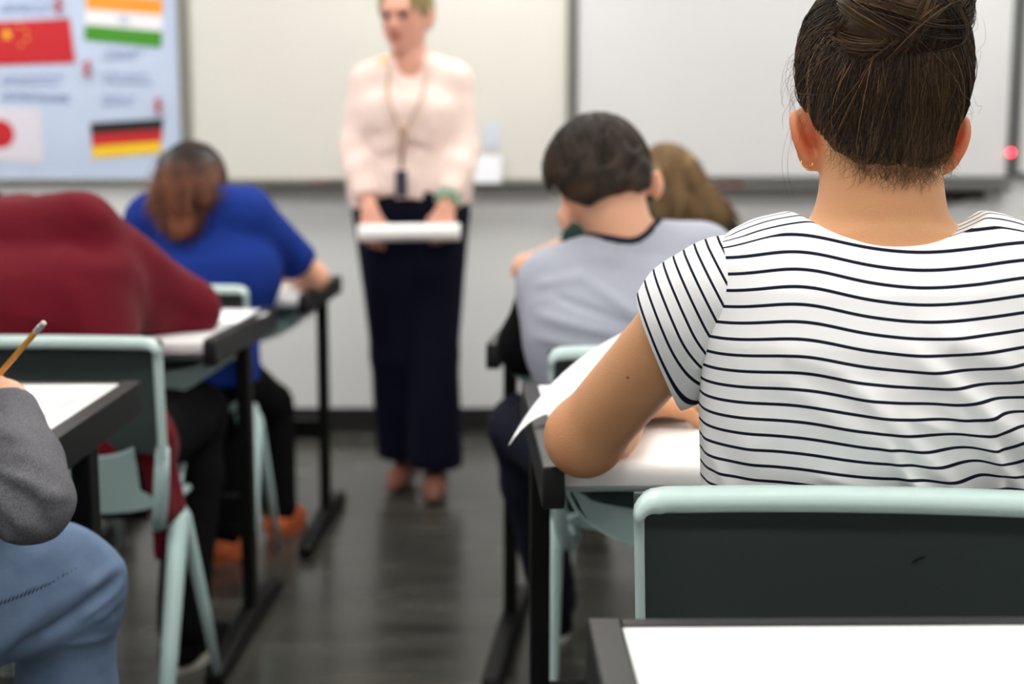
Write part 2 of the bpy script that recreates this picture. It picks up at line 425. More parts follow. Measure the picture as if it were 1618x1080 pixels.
# ------------------------------------------------------------------ the human figure
class Fr:
    """a frame: origin c, forward f, up u"""
    def __init__(s, c, f, u):
        s.c = np.asarray(c, float); s.f = unit(f); u = np.asarray(u, float); s.u = unit(u-s.f*(u@s.f)); s.r = np.cross(s.f, s.u)
        s.ax = np.array([s.r, s.f, s.u])
    def __call__(s, x, y, z): return s.c+s.r*x+s.f*y+s.u*z
def head_prims(H, g=1.0, ears=True):
    P_ = [ell(H(0, -.008*g, .022*g), np.array([.072, .092, .088])*g, H.ax, k=.01),
          ell(H(0, .022*g, -.03*g), np.array([.062, .066, .075])*g, H.ax, k=.03),
          cone(H(0, .035*g, -.06*g), H(0, .062*g, -.088*g), .042*g, .024*g, .03),
          cone(H(0, .086*g, .018*g), H(0, .104*g, -.022*g), .007*g, .011*g, .012),
          cone(H(-.012*g, .092*g, -.026*g), H(.012*g, .092*g, -.026*g), .008*g, k=.01),
          cone(H(-.018*g, .082*g, -.052*g), H(.018*g, .082*g, -.052*g), .008*g, k=.008),
          cone(H(-.016*g, .080*g, -.062*g), H(.016*g, .080*g, -.062*g), .008*g, k=.008),
          ell(H(0, .075*g, .03*g), np.array([.05, .02, .012])*g, H.ax, k=.02)]
    for s in (-1, 1):
        P_.append(ell(H(s*.03*g, .09*g, .006*g), np.array([.016, .014, .011])*g, H.ax, k=.012, op='sub'))
    if ears:
        for s in (-1, 1):
            f2 = unit(-H.f*.85+H.r*s*.55); ax = np.array([np.cross(f2, H.u), f2, H.u])   # the ear plate, standing off backwards
            c0 = H(s*.074*g, -.004*g, -.006*g)+f2*.012*g
            P_.append(ell(c0, np.array([.0065, .018, .031])*g, ax, k=.008))
            ring = [c0+(f2*math.cos(t)*.015+H.u*(math.sin(t)*.026+.003))*g+ax[0]*0 for t in np.linspace(-1.3, 3.0, 9)]
            for a, b in zip(ring, ring[1:]): P_.append(cone(a, b, .0055*g, k=.006))
            P_.append(cone(H(s*.072*g, .004*g, -.03*g), c0-H.u*.03*g-f2*.002, .009*g, .0075*g, k=.01))
    return P_
def hand_prims(w_, d, n, side, curl=.5, g=1.0, spread=.0, thumb_curl=.4):
    """w_ wrist, d pointing along the palm, n the way the palm faces, side +1 when the thumb is along cross(d, n)"""
    d = unit(d); n = unit(np.asarray(n, float)-d*(np.asarray(n, float)@d)); t = np.cross(d, n)*side
    w_ = np.asarray(w_, float); out = []
    for i in range(4):
        o = (1.5-i)*.0195*g
        out.append(cone(w_+d*.008+t*o*.55, w_+d*.082*g*(1-.03*i)+t*o, .0145*g, .0115*g, .014))
    L = [.044, .05, .046, .036]
    for i in range(4):
        o = (1.5-i)*.0205*g; p = w_+d*.085*g*(1-.035*i)+t*o; a = curl*(.75+.1*i); dd = d+t*(1.5-i)*spread
        dd = unit(dd); r = .0088*g if i < 3 else .0076*g
        for sg, q in enumerate((1, .62, .48)):
            ang = a*(sg+1)*(.85 if sg == 0 else .9)
            v = unit(dd*math.cos(ang)+n*math.sin(ang)); p2 = p+v*L[i]*q*g
            out.append(cone(p, p2, r, r*.9, .004)); p = p2; r *= .9
    p = w_+d*.025*g+t*.024*g+n*.006; v1 = unit(d*.75+t*.7+n*.35); p2 = p+v1*.038*g
    out.append(cone(p, p2, .0135*g, .0105*g, .012)); v2 = unit(d*.85+t*.2*(1-thumb_curl)+n*(.3+thumb_curl)); p3 = p2+v2*.03*g
    out.append(cone(p2, p3, .0102*g, .0092*g, .004)); p4 = p3+unit(v2+n*thumb_curl*.4)*.024*g; out.append(cone(p3, p4, .0094*g, .0078*g, .004))
    return out
def torso_prims(J, g=0., b=1.0):
    a = unit(J['sr']-J['sl']); pel, ch, nk = J['pel'], J['chest'], J['neck']; mid = (pel+ch)/2
    sp = J.get('wide', 1.0)
    return [cone(pel-a*.075*b*sp, pel+a*.075*b*sp, .098*b+g, k=.06),
            cone(pel-a*.05*b, ch-a*.065*b*sp, .095*b+g, .105*b+g, .06), cone(pel+a*.05*b, ch+a*.065*b*sp, .095*b+g, .105*b+g, .06),
            cone(ch-a*.08*b*sp, ch+a*.08*b*sp, .10*b+g, k=.06),
            cone(J['sl'], J['sr'], .052*b+g, k=.05),
            cone(nk, J['sl']*.8+nk*.2, .044*b+g, .046*b+g, .04), cone(nk, J['sr']*.8+nk*.2, .044*b+g, .046*b+g, .04)]
def arm_prims(J, s, g=0., b=1.0, upto=2.0, r=(.046, .04, .026), k=.02):
    """upto 1: elbow, 2: wrist"""
    S, E_, W_ = J['s'+s], J['e'+s], J['w'+s]; q = min(upto, 1.0); E2 = S+(E_-S)*q
    out = [cone(S, E2, r[0]*b+g, (r[0]+(r[1]-r[0])*q)*b+g, k)]
    if upto > 1:
        q = upto-1; M_ = E_+(W_-E_)*min(.35, q)
        out += [cone(E_, M_, r[1]*b+g, r[1]*b*.98+g, k), cone(M_, E_+(W_-E_)*q, r[1]*b*.98+g, (r[1]*.95*(1-q)+r[2]*q)*b+g, k)]
    return out
def leg_prims(J, s, g=0., b=1.0, flare=0., upto=2.0):
    a = unit(J['sr']-J['sl']); hp = J['pel']+a*(.085 if s == 'r' else -.085)*b
    K, A = J['k'+s], J['a'+s]
    out = [cone(hp, K, .082*b+g, .057*b+g, .03)]
    if upto > 1: M_ = K+(A-K)*.3; out += [cone(K, M_, .052*b+g, .055*b+g, .03), cone(M_, A, .055*b+g, .036*b+g+flare, .02)]
    return out
def foot_prims(A, d, g=0.):
    A = np.asarray(A, float); d = unit([d[0], d[1], 0]); z = A[2]-.055
    h_ = A-np.array([0, 0, z+.01]); heel = A*1; heel[2] = .035; toe = heel+d*.155; toe[2] = .024
    return [cone(A, heel-d*.02, .034+g, .032+g, .02), cone(heel-d*.02, heel+d*.07, .032+g, .034+g, .02), cone(heel+d*.07, toe, .034+g, .022+g, .02)]
def tone_attr(pts, base=0.):
    """redder skin near ears, elbows, knuckles"""
    def f(V):
        t = np.full(len(V), base)
        for p, r, a in pts:
            t += a*np.exp(-(np.linalg.norm(V-np.asarray(p), axis=1)/r)**2)
        return {'tone': t}
    return f
def ray_radius(prims, c, D, rmax=.3):
    """distance from c along each direction D to the surface of the union of prims"""
    lo = np.zeros(len(D)); hi = np.full(len(D), rmax)
    for _ in range(18):
        mid = (lo+hi)/2; p = c+D*mid[:, None]; f = np.full(len(D), 9.)
        for q in prims:
            if q['op'] == 'add':
                d = dist(q, p[:, 0], p[:, 1], p[:, 2]); k = q['k']; hh = np.maximum(k-np.abs(f-d), 0)/k; f = np.minimum(f, d)-hh*hh*k*.25
        ins = f < 0; lo = np.where(ins, mid, lo); hi = np.where(ins, hi, mid)
    return (lo+hi)/2
def strands_mesh(paths, r, tones, sides=3):
    """paths (n, m, 3) -> thin tapering tubes"""
    n, m, _ = paths.shape
    T = np.gradient(paths, axis=1); T /= np.linalg.norm(T, axis=2, keepdims=True)+1e-9
    ref = np.broadcast_to(np.array([.31, .77, .55]), T.shape); A = np.cross(T, ref); A /= np.linalg.norm(A, axis=2, keepdims=True)+1e-9; B = np.cross(T, A)
    rr = r*np.clip(1.25*np.minimum(np.linspace(0, 1, m)*6+.5, np.linspace(1, 0, m)*3+.25), 0, 1)
    rr = rr[None, :, None]*np.ones((n, 1, 1))
    V = np.stack([paths+(A*math.cos(2*math.pi*k/sides)+B*math.sin(2*math.pi*k/sides))*rr for k in range(sides)], 2)
    idx = np.arange(n*m*sides).reshape(n, m, sides); F = []
    for k in range(sides):
        k2 = (k+1) % sides
        F.append(np.stack([idx[:, :-1, k], idx[:, :-1, k2], idx[:, 1:, k2], idx[:, 1:, k]], -1).reshape(-1, 4))
    return V.reshape(-1, 3), np.vstack(F), np.repeat(tones, m*sides)
def slerp_paths(c, d0, d1, prims, m, lift, wav, seed):
    """strands on the head: great-circle arcs from d0 to d1 laid on the hair surface"""
    r = np.random.default_rng(seed); n = len(d0); t = np.linspace(0, 1, m)
    om = np.arccos(np.clip((d0*d1).sum(1), -.999, .999))[:, None]
    D = (np.sin((1-t)*om)/np.sin(om))[..., None]*d0[:, None]+(np.sin(t*om)/np.sin(om))[..., None]*d1[:, None]
    side = np.cross(d0, d1); side /= np.linalg.norm(side, axis=1, keepdims=True)+1e-9
    amp = r.normal(0, wav, n)[:, None]; ph = r.uniform(0, 6.28, n)[:, None]; fq = r.uniform(2, 7, n)[:, None]
    D = D+side[:, None]*(amp*np.sin(fq*t+ph)*np.sin(math.pi*np.clip(t*1.1, 0, 1)))[..., None]
    D /= np.linalg.norm(D, axis=2, keepdims=True)
    R = ray_radius(prims, c, D.reshape(-1, 3)).reshape(n, m)
    L = np.abs(r.normal(0, lift, n))[:, None]*np.sin(math.pi*t)**.7
    return c+D*(R+L+.0005)[..., None]
def shoe(A, d, m, parent, org, name='shoe', sole=None):
    A = np.asarray(A, float); d = unit([d[0], d[1], 0]); base = np.array([A[0], A[1], 0])
    o = soft(name, foot_prims(A, d, .006)+[cut(base+np.array([0, 0, .018]), (0, 0, -1), .3)], .006, m, parent, org)
    if sole is not None:
        s = np.cross(d, [0, 0, 1]); poly = []
        for t in np.linspace(0, 2*math.pi, 24, endpoint=False):
            q = base+d*(.062+.122*math.cos(t))+s*(.046*math.sin(t)*(1 if math.cos(t) > 0 else .88)); poly.append((q[0], q[1]))
        V, F = prism(poly, .001, .026, 'z'); e = mk('sole', np.array(V), F, sole, o, org=org, smooth=False)
    return o

# ------------------------------------------------------------------ the room
X0, X1, Y0 = -3.6, 3.6, -3.0
def room_box(name, lo, hi, m, bev=0): return struct(MB().box(lo, hi, bev).thing(name, m, None, None))
room_box('floor', (X0, Y0, -.1), (X1, WALL_Y, 0), M['floor'])
room_box('ceiling', (X0, Y0, CEIL), (X1, WALL_Y, CEIL+.1), M['ceil'])
room_box('wall_front', (X0, WALL_Y, -.1), (X1, WALL_Y+.12, CEIL+.1), M['wall'])
room_box('wall_left', (X0-.12, Y0, -.1), (X0, WALL_Y+.12, CEIL+.1), M['wall'])
room_box('wall_right', (X1, Y0, -.1), (X1+.12, WALL_Y+.12, CEIL+.1), M['wall'])
room_box('wall_back', (X0-.12, Y0-.12, -.1), (X1+.12, Y0, CEIL+.1), M['wall'])
room_box('baseboard_front', (X0, WALL_Y-.012, 0), (X1, WALL_Y, .1), M['base'])
room_box('baseboard_left', (X0, Y0, 0), (X0+.012, WALL_Y-.012, .1), M['base'])
room_box('baseboard_right', (X1-.012, Y0, 0), (X1, WALL_Y-.012, .1), M['base'])
for i, (x, y) in enumerate(LIGHT_SPOTS):
    t = thing('ceiling_light', 'flat rectangular ceiling light panel in a white frame overhead', 'ceiling light', (x, y, CEIL), group='ceiling light panels')
    f = MB()
    for lo, hi in (((-.62, -.32, -.03), (-.6, .32, 0)), ((.6, -.32, -.03), (.62, .32, 0)), ((-.6, -.32, -.03), (.6, -.3, 0)), ((-.6, .3, -.03), (.6, .32, 0))): f.box(lo, hi)
    f.build('frame', M['lampframe'], t); MB().box((-.6, -.3, -.02), (.6, .3, -.004)).build('diffuser', M['lamp'], t)

# boards on the front wall
BY = WALL_Y
def wx(px): return float(P(px, 150, BY-.02)[0])
def wz(py): return float(P(809, py, BY-.02)[2])
def board(name, x0, x1, surf, label, cat, z0=wz(282), z1=2.25, frame='alu'):
    t = thing(name, label, cat, ((x0+x1)/2, BY-.02, z0-.03)); o = (t.location.x, t.location.y, t.location.z)
    MB().box((x0+.02, BY-.018, z0), (x1-.02, BY-.002, z1)).build('surface', surf, t, org=o)
    f = MB()
    for lo, hi in (((x0, BY-.03, z0-.02), (x0+.022, BY-.001, z1+.02)), ((x1-.022, BY-.03, z0-.02), (x1, BY-.001, z1+.02)),
                   ((x0+.022, BY-.03, z1), (x1-.022, BY-.001, z1+.02)), ((x0+.022, BY-.03, z0-.02), (x1-.022, BY-.001, z0))): f.box(lo, hi, .003)
    f.build('frame', M[frame], t, org=o)
    return t, o
tb, ob = board('display_board', -3.1, wx(293), M['poster'], 'pale blue display board with flags and handwriting, left of the whiteboards', 'display board')
t1, o1 = board('whiteboard', wx(293)+.001, wx(903), M['board'], 'warm white whiteboard behind the standing woman in pink', 'whiteboard')
t2, o2 = board('whiteboard', wx(904), wx(1604), M['board2'], 'cool white whiteboard behind the head with the bun', 'whiteboard', z0=wz(278), frame='alud')
t3, o3 = board('whiteboard', wx(1606), 3.4, M['board2'], 'sliver of whiteboard at the far right edge of the picture', 'whiteboard', z0=wz(272), frame='alud')
for (t, o, a, b, z, nm) in ((t1, o1, wx(293)+.03, wx(903)-.02, wz(291), 'pen_tray'), (t2, o2, wx(904)+.02, wx(1604)-.02, wz(296), 'pen_tray')):
    d = MB().box((a, BY-.085, z-.012), (b, BY-.001, z), .002); d.box((a, BY-.09, z-.012), (b, BY-.082, z+.008), .002)
    d.build(nm, M['traym'], t, org=o)
# writing on the display board: rows of small blue pen strokes, unreadable
def scribble(rows, seed):
    r = random.Random(seed)
    for (xa, xb, py, slope) in rows:
        x = xa; line = None; q = None; pts = []
        while x < xb:
            wd = min(r.uniform(10, 26), xb-x); n = max(6, int(wd))
            for i in range(n): pts.append(P(x+wd*i/n, py+slope*(x+wd*i/n-xa)+r.uniform(-3.2, 3.2), BY-.0195))
            x += wd+r.uniform(3, 6)
        MB().tube(pts, .0021, 4).build('handwriting', M['ink'], tb, org=ob)
scribble([(5, 90, 8, 0), (2, 80, 17, .03), (5, 100, 122, 0), (2, 95, 131, .02), (8, 112, 148, .06), (4, 110, 155, .04),
          (165, 225, 83, 0), (160, 215, 91, 0), (160, 235, 118, .04), (162, 240, 128, .05), (163, 215, 153, .05), (160, 205, 163, .03)], 5)
def flag(name, label, quad, stripes, extra=None, z=.001):
    """quad: photo corners tl, tr, br, bl of a small paper flag pinned flat on the board"""
    Y = BY-.0205; tl, tr, br, bl = [P(*q, Y) for q in quad]
    c = (tl+tr+br+bl)/4; t = thing(name, label, 'flag', (c[0], Y, min(bl[2], br[2])))
    o = (t.location.x, t.location.y, t.location.z); n = len(stripes)
    for i, (nm, mm) in enumerate(stripes):
        a, b = i/n, (i+1)/n; G = [[(tl*(1-s)+bl*s)*(1-u)+(tr*(1-s)+br*s)*u for u in (0, .5, 1)] for s in (a, b)]
        m_ = MB().sheet(G, .0015); m_.build(nm, mm, t, org=o)
    return t, o, (lambda u, s, lift=.0012: (tl*(1-s)+bl*s)*(1-u)+(tr*(1-s)+br*s)*u-np.array([0, lift, 0]))
def star(c, r, rot=0):
    pts = []
    for i in range(10):
        a = math.pi/2+rot+i*math.pi/5; q = r if i % 2 == 0 else r*.4
        pts.append((c[0]+q*math.cos(a), c[2]+q*math.sin(a)))
    return prism(pts, c[1]-.0008, c[1])
def disc(c, r, r0=0, n=32, th=.0008):
    return prism([(c[0]+r*math.cos(2*math.pi*i/n), c[2]+r*math.sin(2*math.pi*i/n)) for i in range(n)], c[1]-th, c[1])
t, o, f = flag('paper_flag', 'small red paper flag with yellow stars on the display board', [(-38, 36), (110, 29), (119, 99), (-34, 104)], [('field', M['fred'])])
m_ = MB(); m_.add(*star(f(.32, .3), .026)); 
for u, s in ((.46, .12), (.53, .25), (.53, .42), (.46, .55)): m_.add(*star(f(u, s), .009, .3))
m_.build('stars', M['fyel'], t, org=o)
t, o, f = flag('paper_flag', 'paper flag striped orange, white and green at the top of the display board', [(137, -10), (257, -2), (255, 75), (133, 63)],
               [('orange_stripe', M['fsaf']), ('white_stripe', M['fwht']), ('green_stripe', M['fgrn'])])
w_ = MB(); c_ = f(.5, .5)
ring = [(c_+np.array([math.cos(a)*.019, 0, math.sin(a)*.019])) for a in np.linspace(0, 2*math.pi, 25)]; w_.tube(ring, .0012, 4, cap=False)
for k in range(12):
    a = 2*math.pi*k/12; w_.tube([c_, c_+np.array([math.cos(a)*.018, 0, math.sin(a)*.018])], .0005, 3)
w_.build('wheel', M['fblu'], t, org=o)
t, o, f = flag('paper_flag', 'white paper flag with a red disc low on the display board', [(-62, 166), (64, 172), (68, 258), (-62, 250)], [('field', M['jpw'])])
MB().add(*disc(f(.49, .5), .056)).build('red_disc', M['fred'], t, org=o)
t, o, f = flag('paper_flag', 'paper flag striped black, red and yellow beside the dark haired student in blue', [(143, 194), (258, 187), (254, 241), (146, 250)],
               [('black_stripe', M['fblk']), ('red_stripe', M['fred']), ('yellow_stripe', M['fyel'])])
k_ = 0
for px, py, d in ((92, 8, 'red ribbon twist above the starred red flag'), (137, 108, 'red ribbon twist beside the corner of the starred red flag'), (250, 168, 'red ribbon twist above the black, red and yellow flag')):
    c_ = P(px, py, BY-.028); mb = MB(); pts = [c_+np.array([math.sin(i*1.3+k_)*.012, -.003+.003*math.cos(i), .03-.006*i]) for i in range(11)]
    mb.tube(pts, .0055, 6); mb.thing('ribbon', M['fred'], d, 'ribbon', smooth=True); k_ += 1
# things on and under the boards
for px, mm, d in ((512, 'redm', 'red marker pen on the tray left of the woman in pink'), (532, 'brown', 'brown marker pen on the tray just left of the woman in pink')):
    q = P(px, 291, BY-.045); q[2] = wz(291)+.009; mb = MB().tube([q-np.array([.05, 0, 0]), q+np.array([.025, 0, 0])], .008, 10)
    t = thing('marker_pen', d, 'marker pen', q-np.array([0, 0, .008])); mb.build('barrel', M[mm], t, True, org=t.location); MB().tube([q+np.array([.026, 0, 0]), q+np.array([.065, 0, 0])], .0088, 10).build('cap', M['blackcloth'], t, True, org=t.location)
q = P(1150, 296, BY-.045); q[2] = wz(296)+.009
t = thing('marker_pen', 'red marker pen on the right whiteboard tray', 'marker pen', q-np.array([0, 0, .008])); MB().tube([q-np.array([.05, 0, 0]), q+np.array([.03, 0, 0])], .007, 10).build('barrel', M['redm'], t, True, org=t.location)
MB().tube([q+np.array([.031, 0, 0]), q+np.array([.06, 0, 0])], .0088, 10).build('cap', M['redm'], t, True, org=t.location)
za = wz(291)+.001
G = [[(wx(748)+(wx(792)-wx(748))*u, BY-.07+.04*s, za+.115*s) for u in (0, .5, 1)] for s in (0, .5, 1)]
m_ = MB().sheet(G, .002); m_.thing('paper_sheet', M['card'], 'white paper sheet leaning on the tray beside the woman in pink', 'paper')
G = [[(wx(764)+(wx(790)-wx(764))*u, BY-.026+.004*s, za+.14+.1*s) for u in (0, .5, 1)] for s in (0, .5, 1)]
MB().sheet(G, .002).thing('note_card', M['card2'], 'pale blue note card stuck on the whiteboard behind the woman in pink', 'note card')
q = P(1597, 241, BY-.034); V, F = disc(q, .0105, th=.006); obj_at_org('indicator_light', V, F, M['magnet'], 'tiny glowing red light on the frame of the right whiteboard', 'indicator light', smooth=False)
q = P(1520, 300, BY-.03)
m_ = MB().box((q[0]-.09, BY-.05, q[2]-.035), (q[0]+.09, BY-.002, q[2]-.006), .004); m_.thing('cable_box', M['blackcloth'], 'black cable box hanging below the right whiteboard', 'cable box')
pts = [P(px, py, BY-.012) for px, py in ((1545, 302), (1535, 308), (1518, 316), (1495, 322), (1465, 326), (1430, 327), (1400, 326))]
MB().tube(pts, .006, 8).thing('cable', M['traym'], 'thin grey cable sagging along the wall below the right whiteboard', 'cable', smooth=True)

# ------------------------------------------------------------------ desks
DH = .74; DW = .65; DD = .60
def round_rect(x0, y0, x1, y1, r, n=5):
    out = []
    for cx, cy, a0 in ((x1-r, y1-r, 0), (x0+r, y1-r, 90), (x0+r, y0+r, 180), (x1-r, y0+r, 270)):
        for i in range(n+1): a = RAD(a0+90*i/n); out.append((cx+r*math.cos(a), cy+r*math.sin(a)))
    return out
def make_desk(label, loc, rz):
    t = thing('school_desk', label, 'desk', loc, rz, 'white topped school desks')
    # white laminate top with a rounded front edge towards the sitter
    w_ = DW/2-.028; prof = [(-DD/2, DH-.016), (-DD/2+.0015, DH-.008), (-DD/2+.007, DH-.002), (-DD/2+.016, DH), (DD/2-.014, DH), (DD/2-.014, DH-.03), (-DD/2+.012, DH-.034), (-DD/2+.003, DH-.028)]
    V, F = prism(prof, -w_, w_, 'x'); autosmooth(MB().add(V, F).build('desktop', M['white'], t))
    for s in (-1, 1):
        x0, x1 = sorted((s*(DW/2-.028), s*DW/2))
        poly = [(-DD/2-.018, DH-.052), (-DD/2-.022, DH-.03), (-DD/2-.016, DH+.001), (-DD/2-.002, DH+.004), (DD/2, DH+.004), (DD/2+.004, DH-.004), (DD/2+.004, DH-.052)]
        mb = MB(); V, F = prism(poly, x0, x1, 'x'); mb.add(V, F); o = autosmooth(mb.build('side_rail', M['black'], t), 30)
        bv = o.modifiers.new('bevel', 'BEVEL'); bv.width = .0025; bv.segments = 2
    MB().box((-w_, DD/2-.014, DH-.045), (w_, DD/2+.004, DH+.002), .003).build('back_rail', M['black'], t)
    for s in (-1, 1):
        x = s*(DW/2-.015); yp = 0
        MB().box((x-.0145, yp-.026, .03), (x+.0145, yp+.026, DH-.05), .004).build('leg', M['post'], t)
        V, F = prism([(-.37, .002), (-.37, .03), (-.355, .042), (-.06, .062), (.06, .06), (.27, .035), (.285, .025), (.285, .002)], x-.02, x+.02, 'x')
        o = autosmooth(MB().add(V, F).build('foot', M['post'], t)); bv = o.modifiers.new('bevel', 'BEVEL'); bv.width = .004; bv.segments = 2
    MB().box((-DW/2+.029, -.018, .27), (DW/2-.029, .018, .33), .004).build('stretcher', M['post'], t)
    # open book tray under the top, a shallow bowl with a lip
    n = 24; mb = MB(); W2 = DW/2-.04
    def zz(x): return DH-.05-.105*max(0, 1-abs(x/W2)**2.6)**.5
    G = [[(W2*math.sin(a), y, zz(W2*math.sin(a))) for a in np.linspace(-math.pi/2, math.pi/2, n)] for y in (-.20, -.1, .0, .1, .2)]
    mb.sheet(G, .005)
    G = [[(x*.985, .198, zz(x)*(1-s)+(DH-.046)*s) for x in np.linspace(-W2, W2, n)] for s in (0, 1)]; mb.sheet(G, .004)
    G = [[(x*.985, -.198-.012*s, zz(x)*(1-s*.62)+(DH-.05)*s*.62) for x in np.linspace(-W2, W2, n)] for s in (0, .5, 1)]; mb.sheet(G, .004)
    mb.box((-W2, -.225, DH-.054), (W2, -.19, DH-.04), .003)
    tr = mb.build('book_tray', M['teal'], t); autosmooth(tr, 40)
    return t
def corner_desk(label, fr, rz, right=True):
    """place a desk by its far outer top corner (x, y) on the aisle side"""
    s = 1 if right else -1; c, sn = math.cos(rz), math.sin(rz); lx, ly = s*DW/2, DD/2
    return make_desk(label, (fr[0]-(lx*c-ly*sn), fr[1]-(lx*sn+ly*c), 0), rz)
make_desk_list = [
    ('empty desk nearest the camera, at the bottom right corner', (.062, 1.058), RAD(1), False),
    ('desk the girl in the striped shirt leans on', (.016, 2.225), RAD(2.0), False),
    ('desk of the boy in the grey tee shirt', (.016, 3.33), RAD(-6.5), False),
    ('desk of the student with long brown hair, behind the boy', (.06, 4.42), RAD(0), False),
    ('desk at the left edge under the hand holding the pencil', (-.636, 2.245), RAD(2.2), True),
    ('desk under the elbow of the student in maroon', (-.604, 3.375), RAD(-1.5), True),
    ('desk of the student in blue, nearest the front wall on the left', (-.552, 4.30), RAD(-1.5), True)]
for a in make_desk_list: corner_desk(*a)

# ------------------------------------------------------------------ chairs
def make_chair(label, loc, rz, scuff=False):
    """origin on the floor below the top edge of the backrest; the sitter faces +y"""
    t = thing('school_chair', label, 'chair', loc, rz, 'pale teal plastic school chairs')
    Wt, Wb, Zt, Zb = .222, .215, .793, .565
    def pt(u, s, out=0):      # u -1..1 across, s 0 top..1 bottom: the curved backrest face
        wd = Wt*(1-s)+Wb*s; return (u*wd, .012+.035*s+(.018+.022*s)*(1-u*u)-out, Zt*(1-s)+Zb*s)
    G = [[pt(u, s) for u in np.linspace(-1, 1, 25)] for s in np.linspace(.02, 1, 9)]
    o = MB().sheet(G, .006).build('backrest', M['shell'], t, True); autosmooth(o, 50)
    # the rolled edge: a deep lip along the top and down both sides, thin below
    mb = MB(); path = []; r = .025
    for s in np.linspace(1, .12, 10): path.append(pt(-1, s))
    for a in np.linspace(180, 90, 6)[0:]: path.append((-Wt+r+r*math.cos(RAD(a)), pt(-1, 0)[1], Zt-r+r*math.sin(RAD(a))))
    for u in np.linspace(-.86, .86, 19): path.append((u*Wt, pt(u, 0)[1], Zt))
    for a in np.linspace(90, 0, 6): path.append((Wt-r+r*math.cos(RAD(a)), pt(1, 0)[1], Zt-r+r*math.sin(RAD(a))))
    for s in np.linspace(.12, 1, 10): path.append(pt(1, s))
    V = []; n = 12
    for i, p in enumerate(path):
        p = np.array(p); tg = unit(np.array(path[min(i+1, len(path)-1)])-np.array(path[max(i-1, 0)]))
        back = np.array([0, -1, 0]); nn = unit(np.cross(back, tg)); top = abs(tg[0])
        if nn[2]*1+nn[0]*np.sign(p[0])*1 < 0: nn = -nn
        th = .005+.0065*top; dp = .020
        for k in range(n):
            a = 2*math.pi*k/n; ca, sa = math.cos(a), math.sin(a)
            e = .55; V.append(p+back*(dp*.6+dp*np.sign(ca)*abs(ca)**e)+nn*(th*np.sign(sa)*abs(sa)**e-th*.8))
    m = len(path); F = [(i*n+k, i*n+(k+1) % n, (i+1)*n+(k+1) % n, (i+1)*n+k) for i in range(m-1) for k in range(n)]+[tuple(range(n))[::-1], tuple((m-1)*n+k for k in range(n))]
    autosmooth(mk('rim', V, F, M['tealrim'], t), 60)
    # seat shell, curving up into the backrest
    G = []
    for v in np.linspace(0, 1, 16):
        row = []
        for u in np.linspace(-1, 1, 13):
            y = .03+.42*v; wd = .188-.05*max(0, v-.45)*2; z = .447-.012*math.sin(math.pi*v)+.02*abs(u)**4-.03*max(0, v-.85)*6*.5
            if v < .12: z += (1-v/.12)**2*.11; wd = .15; y += .02
            row.append((u*wd, y, z))
        G.append(row)
    autosmooth(MB().sheet(G, .008).build('seat', M['teal'], t), 60)
    for s in (-1, 1):   # moulded uprights between seat and backrest
        mb = MB(); mb.tube([(s*.165, .13, .425), (s*.18, .085, .415), (s*.195, .055, .455), (s*.203, .045, .52), (s*.207, .045, .58)], [.012, .014, .015, .015, .013], 10, flat=.7); mb.build('upright', M['teal'], t, True)
    for s in (-1, 1):   # one splayed leg each, front and rear meeting under the seat side
        for yt, yb in ((.15, -.10), (.18, .32)):
            mb = MB(); mb.tube([(s*.180, .165, .452), (s*.190, .165, .446), (s*.205, .165+(yb-.165)*.1, .41), (s*.217, yt+(yb-yt)*.55, .2), (s*.228, yb, .004)], [.012, .019, .021, .018, .014], 12, flat=.65 if yb > .2 else .9)
            mb.build('leg', M['teal'], t, True)
        MB().tube([(s*.165, .10, .433), (s*.170, .17, .433), (s*.170, .33, .430)], .009, 10).build('side_rail', M['teal'], t, True)
    if scuff:
        q = P(1460, 897, 1.28)-np.array(loc); y = pt(q[0]/Wt, .3)[1]-.004
        tag(MB().tube([(q[0]-.006, y, q[2]-.004), (q[0], y, q[2]), (q[0]+.002, y, q[2]+.001), (q[0]+.008, y, q[2]+.004)], [.0004, .0016, .001, .0004], 6).build('scuff', M['scuff'], t), 'small black scuff on the dark backrest')
    return t
make_chair('chair of the girl in the striped shirt, nearest the camera', (.343, 1.272, 0), RAD(-3.5), True)
make_chair('chair of the boy in the grey tee shirt', (.285, 2.29, 0), RAD(1))
make_chair('chair of the student with long brown hair, hidden mostly by the boy', (.37, 3.44, 0), RAD(0))
make_chair('chair of the student in maroon, at the left edge', (-.868, 2.42, 0), RAD(-2))
make_chair('chair of the student in the blue tee shirt', (-.905, 3.42, 0), RAD(0))
make_chair('chair of the student in the grey knit sleeve, off the left edge', (-1.02, 1.14, 0), RAD(0))

# ------------------------------------------------------------------ people
def person(label, loc): return thing('person', label, 'person', loc)
def eyes(H, parent, org, g=1.0):
    for s in (-1, 1):
        c = H(s*.03*g, .078*g, .006*g); V = []; n = 12
        for i in range(7):
            for k in range(n):
                a, b = math.pi*i/6, 2*math.pi*k/n; V.append(c+H.f*math.cos(a)*.011*g+(H.r*math.cos(b)+H.u*math.sin(b))*math.sin(a)*.011*g)
        F = [(i*n+k, i*n+(k+1) % n, (i+1)*n+(k+1) % n, (i+1)*n+k) for i in range(6) for k in range(n)]
        mk('eye', V, F, M['eye'], parent, org=org)

